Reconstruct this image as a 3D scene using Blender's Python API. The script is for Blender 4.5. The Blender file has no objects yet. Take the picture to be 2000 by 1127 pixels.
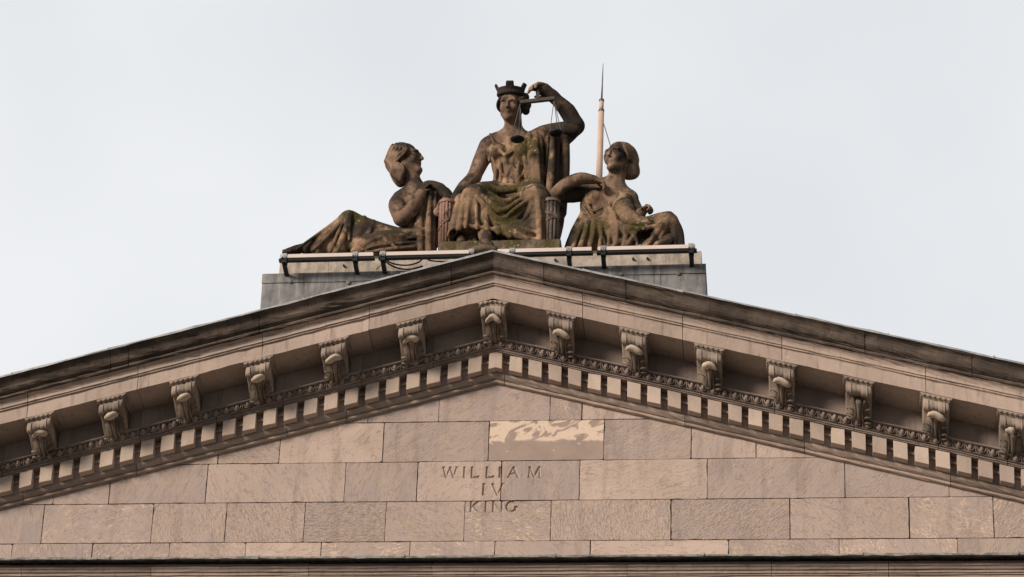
import bpy, bmesh, math, random
import numpy as np
from mathutils import Vector, Matrix
random.seed(7); RNG = np.random.default_rng(7)
scene = bpy.context.scene
COL = scene.collection

# ------------------------------------------------------------------ camera
# measured from the photograph: a telephoto view up at the pediment, cropped from a larger frame (hence the shift)
YAW, PITCH, ROLL, FPX, PX0, PY0 = -0.20842095, 0.45188842, 0.08283709, 5818.5, 445.45, 961.66
def _axes():
    cb, sb, cc, sc = math.cos(PITCH), math.sin(PITCH), math.cos(ROLL), math.sin(ROLL)
    f = np.array([math.sin(YAW)*cb, math.cos(YAW)*cb, sb]); r = np.array([math.cos(YAW), -math.sin(YAW), 0.]); u = np.cross(r, f)
    return r*cc+u*sc, u*cc-r*sc, f
AR, AU, AF = _axes()
MV = np.array([AR, -AU, AF])
def ray(x, y): return np.array([(x-PX0)/FPX, (y-PY0)/FPX, 1.]) @ MV
CAM = -ray(970, 750)*41.5            # the apex of the tympanum is the world's origin
def W(x, y, Y):
    "world point seen at photo pixel (x, y) in the vertical plane at depth Y"
    r = ray(x, y); return CAM + r*((Y-CAM[1])/r[1])
cd = bpy.data.cameras.new('camera'); cam = bpy.data.objects.new('camera', cd); COL.objects.link(cam)
cd.sensor_fit = 'HORIZONTAL'; cd.sensor_width = 36; cd.lens = FPX/2000*36
cd.shift_x = (1000-PX0)/2000; cd.shift_y = (PY0-563.5)/2000
cd.clip_start = .5; cd.clip_end = 3000
m = Matrix.Identity(4)
for i in range(3):
    m[i][0], m[i][1], m[i][2], m[i][3] = AR[i], AU[i], -AF[i], CAM[i]
cam.matrix_world = m
scene.camera = cam

# ------------------------------------------------------------------ sky and sun (bright overcast, veiled low sun from the left front)
SUN_EL, SUN_AZ = math.radians(22), math.radians(43)      # azimuth measured left of the facade's normal
sdir = Vector((-math.sin(SUN_AZ)*math.cos(SUN_EL), -math.cos(SUN_AZ)*math.cos(SUN_EL), math.sin(SUN_EL)))
wd = bpy.data.worlds.new('World'); scene.world = wd; wd.use_nodes = True
nt = wd.node_tree; nt.nodes.clear()
out = nt.nodes.new('ShaderNodeOutputWorld'); bg = nt.nodes.new('ShaderNodeBackground')
sky = nt.nodes.new('ShaderNodeTexSky'); sky.sky_type = 'NISHITA'; sky.sun_disc = False
sky.sun_elevation = SUN_EL; sky.sun_rotation = math.radians(180)+SUN_AZ
tc = nt.nodes.new('ShaderNodeTexCoord'); nz = nt.nodes.new('ShaderNodeTexNoise')
nz.inputs['Scale'].default_value = 6.5; nz.inputs['Detail'].default_value = 3; nz.inputs['Roughness'].default_value = .4
cr = nt.nodes.new('ShaderNodeValToRGB')
cr.color_ramp.elements[0].position = .36; cr.color_ramp.elements[0].color = (7.8, 8.02, 8.3, 1)
cr.color_ramp.elements[1].position = .64; cr.color_ramp.elements[1].color = (8.9, 9.05, 9.25, 1)
mx = nt.nodes.new('ShaderNodeMix'); mx.data_type = 'RGBA'; mx.inputs[0].default_value = .96
nt.links.new(tc.outputs['Generated'], nz.inputs['Vector']); nt.links.new(nz.outputs['Fac'], cr.inputs['Fac'])
nt.links.new(sky.outputs[0], mx.inputs[6]); nt.links.new(cr.outputs[0], mx.inputs[7])
sxyz = nt.nodes.new('ShaderNodeSeparateXYZ'); nt.links.new(tc.outputs['Generated'], sxyz.inputs[0])
zr_ = nt.nodes.new('ShaderNodeMapRange'); nt.links.new(sxyz.outputs[2], zr_.inputs[0])      # sky dimmed overhead, out of view, to cut the ambient light
for i_, v_ in enumerate((.60, .85, 1., .28)): zr_.inputs[i_+1].default_value = v_
yr_ = nt.nodes.new('ShaderNodeMapRange'); nt.links.new(sxyz.outputs[1], yr_.inputs[0])      # also dimmed behind the viewer, so the sun stands out
for i_, v_ in enumerate((-.5, .3, .6, 1.)): yr_.inputs[i_+1].default_value = v_
ml_ = nt.nodes.new('ShaderNodeMath'); ml_.operation = 'MULTIPLY'; nt.links.new(zr_.outputs[0], ml_.inputs[0]); nt.links.new(yr_.outputs[0], ml_.inputs[1])
xr_ = nt.nodes.new('ShaderNodeMapRange'); nt.links.new(sxyz.outputs[0], xr_.inputs[0])      # also dimmed off to the right, unseen, for stronger side contrast
for i_, v_ in enumerate((.25, .7, 1., .55)): xr_.inputs[i_+1].default_value = v_
m2_ = nt.nodes.new('ShaderNodeMath'); m2_.operation = 'MULTIPLY'; nt.links.new(ml_.outputs[0], m2_.inputs[0]); nt.links.new(xr_.outputs[0], m2_.inputs[1]); ml_ = m2_
vs_ = nt.nodes.new('ShaderNodeVectorMath'); vs_.operation = 'SCALE'; nt.links.new(mx.outputs[2], vs_.inputs[0]); nt.links.new(ml_.outputs[0], vs_.inputs['Scale'])
nt.links.new(vs_.outputs[0], bg.inputs['Color']); bg.inputs['Strength'].default_value = .1
nt.links.new(bg.outputs[0], out.inputs['Surface'])
sl = bpy.data.lights.new('sun', 'SUN'); sl.energy = 4.0; sl.angle = math.radians(17); sl.color = (1, .875, .765)
so = bpy.data.objects.new('sun', sl); COL.objects.link(so); so.rotation_euler = sdir.to_track_quat('Z', 'Y').to_euler()
scene.view_settings.view_transform = 'Standard'; scene.view_settings.look = 'None'
scene.view_settings.exposure = 0; scene.view_settings.gamma = 1

# ------------------------------------------------------------------ node helpers and materials
class NB:
    def __init__(s, name):
        s.m = bpy.data.materials.new(name); s.m.use_nodes = True; s.t = s.m.node_tree; s.t.nodes.clear()
        s.o = s.n('ShaderNodeOutputMaterial'); s.b = s.n('ShaderNodeBsdfPrincipled'); s.l(s.b.outputs[0], s.o.inputs[0])
        s.pos = s.n('ShaderNodeNewGeometry').outputs['Position']; s.geo = s.pos.node
    def n(s, k): return s.t.nodes.new(k)
    def l(s, a, b): s.t.links.new(a, b)
    def put(s, inp, v):
        if isinstance(v, (int, float)): inp.default_value = v
        elif isinstance(v, tuple): inp.default_value = v if len(v) == len(inp.default_value) else tuple(v)+(1,)
        else: s.l(v, inp)
    def vec(s, v, scale=(1, 1, 1), loc=None):
        k = s.n('ShaderNodeMapping'); s.put(k.inputs[0], v); k.inputs[3].default_value = scale
        if loc is not None: s.put(k.inputs[1], loc)
        return k.outputs[0]
    def noise(s, v, scale, detail=5, rough=.55, dist=0):
        k = s.n('ShaderNodeTexNoise'); s.l(v, k.inputs['Vector']); k.inputs['Scale'].default_value = scale
        k.inputs['Detail'].default_value = detail; k.inputs['Roughness'].default_value = rough; k.inputs['Distortion'].default_value = dist
        return k.outputs['Fac']
    def ramp(s, f, a, b, lo=0., hi=1.):
        k = s.n('ShaderNodeMapRange'); k.interpolation_type = 'SMOOTHSTEP'; s.put(k.inputs[0], f)
        k.inputs[1].default_value, k.inputs[2].default_value, k.inputs[3].default_value, k.inputs[4].default_value = a, b, lo, hi
        return k.outputs[0]
    def mix(s, f, a, b, mode='MIX'):
        k = s.n('ShaderNodeMix'); k.data_type = 'RGBA'; k.blend_type = mode
        s.put(k.inputs[0], f); s.put(k.inputs[6], a); s.put(k.inputs[7], b); return k.outputs[2]
    def math(s, op, a, b=0.):
        k = s.n('ShaderNodeMath'); k.operation = op; s.put(k.inputs[0], a); s.put(k.inputs[1], b); return k.outputs[0]
    def bump(s, h, strength, dist=.02, normal=None):
        k = s.n('ShaderNodeBump'); k.inputs['Strength'].default_value = strength; k.inputs['Distance'].default_value = dist
        s.l(h, k.inputs['Height'])
        if normal is not None: s.l(normal, k.inputs['Normal'])
        return k.outputs[0]
    def attr(s, name):
        k = s.n('ShaderNodeAttribute'); k.attribute_name = name; return k
    def sep(s, v):
        k = s.n('ShaderNodeSeparateXYZ'); s.l(v, k.inputs[0]); return k.outputs
    def done(s, col, rough=.85, normal=None, metal=0., spec=.25):
        s.put(s.b.inputs['Base Color'], col); s.put(s.b.inputs['Roughness'], rough); s.b.inputs['Metallic'].default_value = metal
        s.b.inputs['Specular IOR Level'].default_value = spec
        if normal is not None: s.l(normal, s.b.inputs['Normal'])
        return s.m

def stone(name, base, dark, dirt=.35, black=.0, attr=True):
    "warm limestone of the cornice; attribute 'stone'.r varies it from block to block"
    b = NB(name); p = b.pos
    big = b.noise(p, 1.3, 4); fine = b.noise(p, 26, 6, .65); streak = b.noise(b.vec(p, (9, 9, 1.2)), 1.6, 5, .6)
    c = b.mix(b.ramp(big, .35, .68), base, tuple(x*.82 for x in base))
    c = b.mix(b.math('MULTIPLY', b.ramp(streak, .5, .78), dirt), c, dark)
    c = b.mix(b.math('MULTIPLY', b.ramp(fine, .56, .75), .35), c, dark)
    c = b.mix(b.math('MULTIPLY', b.ramp(b.noise(p, 11, 3), .64, .72), .3), c, tuple(min(1, x*1.35) for x in base))
    if black:
        c = b.mix(b.math('MULTIPLY', b.ramp(b.noise(b.vec(p, (1, 1, 1.6)), 2.0, 5, .6), .38, .66), black), c, (.035, .028, .024))
    if attr:
        a = b.attr('stone'); f = b.ramp(b.sep(a.outputs['Color'])[0], 0, 1, .84, 1.12)
        k = b.n('ShaderNodeVectorMath'); k.operation = 'SCALE'; b.l(c, k.inputs[0]); b.l(f, k.inputs['Scale']); c = k.outputs[0]
    h = b.math('ADD', b.math('MULTIPLY', b.noise(p, 14, 6, .6), .6), b.math('MULTIPLY', fine, .4))
    return b.done(c, .9, b.bump(h, .5, .012))

def ashlar():
    "sawn limestone slabs of the tympanum: attribute r = tone, g = pale calcite veins, b = tooled roughness"
    b = NB('tympanum limestone'); p = b.pos
    a = b.attr('stone'); r, g, bl = b.sep(a.outputs['Color'])[:3]
    off = b.n('ShaderNodeCombineXYZ'); b.l(b.math('MULTIPLY', r, 37.), off.inputs[0]); b.l(b.math('MULTIPLY', r, 11.), off.inputs[2])
    rot = b.n('ShaderNodeVectorRotate'); rot.rotation_type = 'Y_AXIS'; b.l(p, rot.inputs['Vector']); b.l(b.math('MULTIPLY', r, 5.), rot.inputs['Angle'])
    q = b.vec(rot.outputs[0], (1, 1, 1), off.outputs[0])
    c = b.mix(r, (.555, .43, .36), (.345, .278, .258))
    c = b.mix(b.math('MULTIPLY', b.ramp(b.noise(q, .9, 3, .5), .4, .65), .45), c, (.36, .285, .25))
    c = b.mix(b.math('MULTIPLY', b.ramp(b.noise(b.vec(q, (1, 1, 2.4)), 1.7, 6, .6, 1.2), .38, .66), .55), c, (.47, .36, .275))
    c = b.mix(b.math('MULTIPLY', b.ramp(b.noise(q, 34, 4, .7), .55, .72), .3), c, (.21, .165, .14))
    # hairline dark veins running diagonally
    dv = b.math('ABSOLUTE', b.math('SUBTRACT', b.noise(b.vec(q, (1, 1, 3.2)), 2.4, 5, .6, .8), .5))
    c = b.mix(b.math('MULTIPLY', b.ramp(dv, .0, .018, 1, 0), .6), c, (.2, .15, .12))
    # pale calcite veins
    v1 = b.math('ABSOLUTE', b.math('SUBTRACT', b.noise(b.vec(q, (1.2, 1, 2.6), (3, 1, 7)), 2.6, 4, .55, 1.6), .5))
    lim = b.ramp(b.noise(q, 3.1, 2), .48, .6)
    c = b.mix(b.math('MULTIPLY', b.math('MULTIPLY', b.ramp(v1, .006, .03, 1, 0), lim), g), c, (.72, .54, .40))
    fl = b.ramp(b.noise(b.vec(q, (1, 1, 2.2)), 8, 3, .5, 1.5), .63, .67)
    c = b.mix(b.math('MULTIPLY', b.math('MULTIPLY', fl, g), .7), c, (.66, .5, .37))
    tool = b.noise(b.vec(q, (1, 1, 2.5)), 17, 6, .65, .6)
    c = b.mix(b.math('MULTIPLY', b.math('MULTIPLY', b.ramp(tool, .5, .62), bl), .62), c, (.22, .175, .15))
    c = b.mix(b.math('MULTIPLY', b.math('MULTIPLY', b.ramp(tool, .36, .46, 1, 0), bl), .5), c, (.56, .44, .345))
    c = b.mix(b.math('MULTIPLY', b.ramp(b.noise(p, 70, 3, .7), .62, .74), .45), c, (.17, .13, .11))
    c = b.mix(b.math('MULTIPLY', b.ramp(b.noise(b.vec(p, (3.2, 3, .45)), 1.1, 5, .65), .5, .7), .38), c, (.2, .155, .13))
    h = b.math('ADD', b.math('MULTIPLY', tool, b.math('ADD', b.math('MULTIPLY', bl, 1.), .15)), b.math('MULTIPLY', b.noise(p, 60, 3), .15))
    return b.done(c, .85, b.bump(h, .9, .025))

def patched():
    "the slab whose upper half is pale calcite"
    b = NB('pale streaked limestone'); p = b.pos; z = b.sep(p)[2]
    c = b.mix(b.ramp(b.noise(p, 3, 5), .35, .7), (.36, .275, .225), (.31, .235, .195))
    rt = b.n('ShaderNodeVectorRotate'); rt.rotation_type = 'Y_AXIS'; b.l(p, rt.inputs['Vector']); rt.inputs['Angle'].default_value = .45
    q = b.vec(rt.outputs[0], (1, 1, 2.6)); n = b.noise(q, 2.7, 4, .5, 1.3)
    edge = b.math('ADD', z, b.math('MULTIPLY', b.math('SUBTRACT', b.noise(p, 5, 5), .5), .13))
    up = b.ramp(edge, -.915, -.875)
    x = b.sep(p)[0]
    c = b.mix(b.math('MULTIPLY', b.math('MULTIPLY', up, b.ramp(n, .50, .565, 1, 0)), b.ramp(b.noise(p, 22, 5, .7), .3, .5, .72, 1.)), c, (.68, .53, .41))
    sp = b.ramp(b.noise(b.vec(p, (1, 1, 1.3)), 7, 2, .4), .69, .71)
    c = b.mix(sp, c, (.62, .47, .35))
    c = b.mix(b.math('MULTIPLY', b.ramp(b.noise(p, 40, 5, .7), .55, .75), .25), c, (.2, .16, .13))
    return b.done(c, .85, b.bump(b.noise(p, 30, 5), .3, .01))

def statue_mat(name, base, dark, moss=.5, crust=.6):
    b = NB(name); p = b.pos
    n1 = b.noise(p, 2.6, 6, .62, .4); n2 = b.noise(p, 9, 6, .65); n3 = b.noise(p, 38, 5, .7)
    c = b.mix(b.ramp(n1, .36, .64), base, tuple(x*.66 for x in base))
    c = b.mix(b.math('MULTIPLY', b.ramp(b.noise(b.vec(p, (1, 1, .45), (5, 2, 1)), 4.2, 5, .6), .5, .66), .55), c, (base[0]*1.25, base[1]*1.12, base[2]*1.05))
    c = b.mix(b.math('MULTIPLY', b.ramp(n2, .5, .66), crust), c, dark)
    nzv = b.sep(b.geo.outputs['Normal'])[2]
    upf = b.ramp(nzv, .0, .7)
    grow = b.ramp(b.math('ADD', b.noise(p, 5.5, 6, .65), b.math('MULTIPLY', upf, .27)), .54, .72)
    c = b.mix(b.math('MULTIPLY', grow, .85), c, (.030, .027, .020))
    lit_patch = b.ramp(b.noise(b.vec(p, (1, 1, .7), (8, 3, 5)), 3.1, 6, .6), .52, .64)  # random pale patches that paint highlights into the stone
    c = b.mix(b.math('MULTIPLY', lit_patch, .75), c, tuple(x*1.75 for x in base))
    run = b.ramp(b.noise(b.vec(p, (1, 1, .22), (2, 7, 3)), 7, 5, .65), .52, .68)
    c = b.mix(b.math('MULTIPLY', run, .6), c, (.045, .034, .026))
    at, so_ = b.sep(b.attr('moss').outputs['Color'])[:2]
    c = b.mix(b.math('MULTIPLY', b.ramp(b.math('ADD', b.math('MULTIPLY', b.noise(p, 6, 6, .68), .9), b.math('MULTIPLY', so_, .6)), .58, .86), .88), c, (.026, .022, .019))  # dark blobs: black crust, with shade painted in to deepen contrast
    mo = b.ramp(b.math('ADD', b.math('MULTIPLY', b.noise(p, 8, 6, .7), .9), b.math('MULTIPLY', at, .5)), .60, .82)
    c = b.mix(b.math('MULTIPLY', mo, moss), c, b.mix(b.ramp(n3, .4, .6), (.092, .074, .020), (.045, .036, .015)))
    c = b.mix(b.math('MULTIPLY', b.ramp(n3, .60, .74), .5), c, (.03, .024, .018))
    vo = b.n('ShaderNodeTexVoronoi'); b.l(p, vo.inputs['Vector']); vo.inputs['Scale'].default_value = 15
    lim = b.math('MULTIPLY', b.ramp(vo.outputs['Distance'], .2, .3, 1, 0), b.ramp(b.math('ADD', b.noise(p, 3.3, 3), b.math('MULTIPLY', at, .18)), .62, .7))
    c = b.mix(b.math('MULTIPLY', lim, .7), c, (.36, .31, .2))
    h = b.math('ADD', b.math('MULTIPLY', n2, .7), b.math('MULTIPLY', n3, .35))
    return b.done(c, .92, b.bump(h, .8, .028), spec=.2)

def plain(name, col, rough=.6, metal=0., var=.25, scale=12, streak=0., bump=.15, spec=.3):
    b = NB(name); p = b.pos
    c = b.mix(b.ramp(b.noise(p, scale, 5, .6), .35, .7), col, tuple(x*(1-var) for x in col))
    if streak:
        c = b.mix(b.math('MULTIPLY', b.ramp(b.noise(b.vec(p, (7, 7, .7)), 1.4, 5, .6), .46, .7), streak), c, tuple(x*.38 for x in col))
        c = b.mix(b.math('MULTIPLY', b.ramp(b.noise(b.vec(p, (5, 5, .9), (9, 0, 0)), 1.2, 4, .6), .55, .7), streak*.6), c, tuple(min(1, x*1.5) for x in col))
    return b.done(c, rough, b.bump(b.noise(p, scale*2.5, 5), bump, .01), metal, spec)

M_WALL = ashlar(); M_PATCH = patched()
M_COR = stone('cornice limestone', (.445, .345, .282), (.16, .12, .10), .6)
M_CYMA = stone('weathered gutter stone', (.175, .132, .103), (.045, .035, .029), .75, .65)
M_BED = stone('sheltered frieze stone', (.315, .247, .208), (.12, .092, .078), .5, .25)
M_BEDM = stone('bed moulding stone', (.40, .312, .255), (.15, .115, .095), .4, .06)
M_DOME = stone('pale leaf tip stone', (.56, .455, .35), (.26, .2, .15), .3, 0, attr=False)  # tip paler than the leaf, painting in the bracket's light and dark
M_DENT = stone('dentil stone', (.50, .395, .32), (.25, .19, .15), .25, attr=True)
M_MOD = stone('carved bracket stone', (.40, .315, .25), (.10, .08, .068), .7, .4, attr=False)
M_LEAFT = stone('bracket leaf stone', (.29, .228, .175), (.085, .066, .054), .65, .6, attr=False)  # darkened for soiling and for recess shade painted into the colour
M_STAT = statue_mat('statue stone', (.215, .14, .096), (.05, .036, .028))
M_CLOTH = statue_mat('carved drapery stone', (.25, .162, .10), (.052, .038, .026), .9)
M_HAIR = statue_mat('carved hair stone', (.185, .122, .086), (.04, .03, .024), .6, .7)
M_BASE = statue_mat('mossy base stone', (.15, .115, .075), (.05, .04, .028), .8)
M_FASCR = statue_mat('red rod stone', (.235, .14, .105), (.14, .075, .055), .1, .5)
M_FASCG = statue_mat('grey rod stone', (.19, .15, .125), (.07, .052, .044), .3, .6)
M_LEAD = plain('weathered lead', (.235, .225, .22), .6, .0, .4, 5, .95, .4)
M_FLASH = plain('lead flashing', (.40, .41, .41), .5, .2, .35, 9, .3, .3)
M_FLASHD = plain('dark lead flashing', (.30, .285, .25), .7, .0, .6, 9, .6, .5)
M_ROOF = plain('roof slate', (.1, .1, .1), .8)
M_SLAB = plain('pale slab stone', (.47, .40, .33), .88, 0, .4, 7, .6, .5)
M_BAR = plain('pale light housing', (.68, .58, .52), .45, 0, .08, 3, .0, .03)
M_LENS = plain('dark lens', (.018, .016, .015), .3)
M_BLACK = plain('black painted steel', (.012, .015, .02), .45)
M_CLIP = plain('zinc clip', (.42, .42, .42), .4, .6)
M_CABLE = plain('black cable rubber', (.012, .012, .013), .5)
M_POLE = plain('painted mast', (.62, .45, .35), .55, 0, .15, 6, .15, .1)
M_STEEL = plain('grey steel', (.17, .16, .155), .45, .5)
M_SCALE = plain('tarnished scale metal', (.085, .068, .06), .5, .3, .4, 20)
M_PAN = plain('dark scale pan', (.014, .012, .012), .6)
M_GROUND = plain('paving', (.125, .118, .112), .9, 0, .3, .4)

# ------------------------------------------------------------------ object helpers
def mesh_obj(name, verts, faces, mat, parent=None, smooth=False, loc=None, mats=None, fmat=None, attr=None):
    me = bpy.data.meshes.new(name)
    v = np.asarray(verts, float)
    if loc is None and parent is not None: loc = parent.location if parent.parent is None else Vector((0, 0, 0))
    base = origin(parent) if parent is not None else Vector((0, 0, 0))
    v = v - np.array(base)
    me.from_pydata(v.tolist(), [], faces if isinstance(faces, list) else faces.tolist())
    for k in (mats or [mat]): me.materials.append(k)
    if fmat is not None: me.polygons.foreach_set('material_index', fmat)
    if smooth: me.polygons.foreach_set('use_smooth', [True]*len(me.polygons))
    if attr is not None:
        for an, dom, data in attr:
            a = me.attributes.new(an, 'FLOAT_COLOR', dom); a.data.foreach_set('color', np.asarray(data, np.float32).ravel())
    me.update()
    o = bpy.data.objects.new(name, me); COL.objects.link(o)
    if parent is not None: o.parent = parent
    return o
def origin(o):
    p = Vector((0, 0, 0))
    while o is not None: p = p + o.location; o = o.parent
    return p
def thing(name, label, cat, loc=(0, 0, 0), group=None):
    o = bpy.data.objects.new(name, None); COL.objects.link(o); o.location = loc; o.empty_display_size = .2
    o['label'] = label; o['category'] = cat
    if group: o['group'] = group
    return o
class MB:
    "collects shapes for one mesh"
    def __init__(s): s.v = []; s.f = []; s.a = []; s.fm = []; s.cur = (0.5, 0, 0, 1); s.mi = 0
    def add(s, v, f):
        n = len(s.v); s.v += [tuple(map(float, p)) for p in v]; s.f += [[i+n for i in q] for q in f]
        s.a += [s.cur]*len(f); s.fm += [s.mi]*len(f)
    def box(s, lo, hi):
        (a, b, c), (d, e, f) = lo, hi
        s.add([(a, b, c), (d, b, c), (d, e, c), (a, e, c), (a, b, f), (d, b, f), (d, e, f), (a, e, f)],
              [[0, 3, 2, 1], [4, 5, 6, 7], [0, 1, 5, 4], [1, 2, 6, 5], [2, 3, 7, 6], [3, 0, 4, 7]])
    def obox(s, p, q, w, h, up=(0, 0, 1)):
        "bar from p to q, w across, h along up"
        p, q = Vector(p), Vector(q); d = (q-p).normalized(); x = d.cross(Vector(up)).normalized()*w/2; u = x.cross(d).normalized()*h/2
        s.add([p-x-u, p+x-u, p+x+u, p-x+u, q-x-u, q+x-u, q+x+u, q-x+u], [[0, 1, 2, 3], [7, 6, 5, 4], [0, 4, 5, 1], [1, 5, 6, 2], [2, 6, 7, 3], [3, 7, 4, 0]])
    def tube(s, pts, rad, n=8):
        pts = [Vector(p) for p in pts]; rad = rad if isinstance(rad, (list, tuple)) else [rad]*len(pts)
        vs = []; f = []; ref = None
        for i, p in enumerate(pts):
            d = (pts[min(i+1, len(pts)-1)]-pts[max(i-1, 0)]).normalized()
            if ref is None: ref = d.orthogonal().normalized()
            x = (ref-d*ref.dot(d)).normalized(); ref = x; y = d.cross(x)
            vs += [p+(x*math.cos(t)+y*math.sin(t))*rad[i] for t in [2*math.pi*k/n for k in range(n)]]
        for i in range(len(pts)-1):
            for k in range(n): f.append([i*n+k, i*n+(k+1) % n, (i+1)*n+(k+1) % n, (i+1)*n+k])
        f.append(list(range(n))[::-1]); f.append(list(range((len(pts)-1)*n, len(pts)*n)))
        s.add(vs, f)
    def ell(s, c, r, nu=10, nv=7, fn=None):
        vs = []; f = []
        for j in range(nv+1):
            t = math.pi*j/nv
            for i in range(nu):
                a = 2*math.pi*i/nu; vs.append((c[0]+r[0]*math.sin(t)*math.cos(a), c[1]+r[1]*math.sin(t)*math.sin(a), c[2]+r[2]*math.cos(t)))
        for j in range(nv):
            for i in range(nu): f.append([j*nu+i, (j+1)*nu+i, (j+1)*nu+(i+1) % nu, j*nu+(i+1) % nu])
        s.add(vs, f)
    def lathe(s, prof, c=(0, 0, 0), n=20):
        vs = [(c[0]+r*math.cos(2*math.pi*k/n), c[1]+r*math.sin(2*math.pi*k/n), c[2]+z) for r, z in prof for k in range(n)]
        f = [[i*n+k, i*n+(k+1) % n, (i+1)*n+(k+1) % n, (i+1)*n+k] for i in range(len(prof)-1) for k in range(n)]
        f += [list(range(n))[::-1], list(range((len(prof)-1)*n, len(prof)*n))]
        s.add(vs, f)
    def obj(s, name, mat, parent=None, smooth=False, mats=None):
        return mesh_obj(name, s.v, s.f, mat, parent, smooth, mats=mats, fmat=s.fm if mats else None, attr=[('stone', 'FACE', s.a)])

# ------------------------------------------------------------------ courthouse
SL = .272                                                    # slope of the pediment
XE = 9.6                                                     # half width built (the frame ends near 7)
house = thing('courthouse', 'brown limestone courthouse gable front with bracketed sloping cornice and carved inscription', 'building', (0, 0, 0))

def sweep(mb, prof, joints, side, jit=.0022, gap=.008, step=.11):
    "sweep a closed (y, z) profile down one slope, stone by stone"
    n = len(prof)
    for a, b in zip(joints[:-1], joints[1:]):
        a2, b2 = a+(gap/2 if a > 0 else 0), b-gap/2
        k = max(2, int((b2-a2)/step)); xs = [a2+(b2-a2)*i/k for i in range(k+1)]
        tone = random.random(); off = random.uniform(-.003, .003)
        ph = [random.random()*6 for _ in range(3)]
        vs = []
        for x in xs:
            for i, (y, z) in enumerate(prof):
                jy = random.gauss(0, jit) if x > 0 else 0; jz = random.gauss(0, jit) if x > 0 else 0
                if x > 0 and y < -.2 and random.random() < .012: jy += random.uniform(.006, .022)
                vs.append((side*x, y+jy+off, z-SL*x+jz))
        f = []
        for i in range(len(xs)-1):
            for j in range(n):
                q = [i*n+j, (i+1)*n+j, (i+1)*n+(j+1) % n, i*n+(j+1) % n]
                f.append(q if side < 0 else q[::-1])
        c0, c1 = list(range(n)), list(range((len(xs)-1)*n, len(xs)*n))
        f += [c0[::-1] if side > 0 else c0, c1 if side > 0 else c1[::-1]]
        mb.cur = (tone, 0, 0, 1); mb.add(vs, f)

def arc(c, r, a0, a1, n): return [(c[0]+r[0]*math.cos(math.radians(a0+(a1-a0)*i/n)), c[1]+r[1]*math.sin(math.radians(a0+(a1-a0)*i/n))) for i in range(n+1)]
def pxj(pxs, slope_side, Y):
    "joint positions from photo columns (front plane Y)"
    r = []
    for px in pxs:
        y = 560+(abs(px-960))*.225; x = abs(W(px, y, Y)[0]); r.append(x)
    return sorted(r)
JL = [0]+pxj([722, 514, 272, 58], -1, -.86)+[8.2, XE]
JR = [0]+pxj([1138, 1333, 1527, 1808], 1, -.86)+[7.9, XE]
JL2 = [0]+pxj([880, 505, 250, 215], -1, -1.)+[7.4, XE]
JR2 = [0]+pxj([1061, 1222, 1690, 1900], 1, -1.)+[8.3, XE]
corona = [(-.28, .857), (-.86, .878), (-.86, 1.066), (-.868, 1.078), (-.885, 1.08), (-.885, 1.1), (-.905, 1.105), (-.905, 1.14), (-.917, 1.165), (-.935, 1.185), (-.955, 1.197), (-.965, 1.2), (-.28, 1.2)]
cyma = ([(-.28, 1.206), (-.965, 1.206)] + arc((-.972, 1.232), (.024, .024), 260, 100, 6)[:] + [(-.965, 1.262), (-.985, 1.266), (-1.0, 1.275), (-1.03, 1.292), (-1.052, 1.32), (-1.064, 1.35), (-1.078, 1.385), (-1.1, 1.415), (-1.13, 1.435), (-1.15, 1.44), (-1.15, 1.462), (-.28, 1.462)])
frieze = [(.1, .5), (-.30, .5), (-.30, .853), (.1, .853)]
ovolo = [(.1, .42), (-.315, .42), (-.325, .428), (-.31, .436), (-.31, .512), (-.375, .516), (-.395, .522), (-.395, .538), (-.30, .542), (.1, .542)]
fillet = [(.1, .378), (-.265, .378), (-.265, .392), (-.285, .396), (-.285, .418), (.1, .418)]
denback = [(.1, .12), (-.13, .12), (-.13, .265), (-.165, .268), (-.165, .300), (-.13, .303), (-.13, .376), (.1, .376)]
bedmould = [(.1, -.004), (-.03, -.004), (-.055, .003), (-.062, .018), (-.055, .034), (-.04, .04), (-.045, .046), (-.066, .052), (-.092, .066), (-.112, .085), (-.122, .105), (-.124, .118), (.1, .118)]
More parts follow.
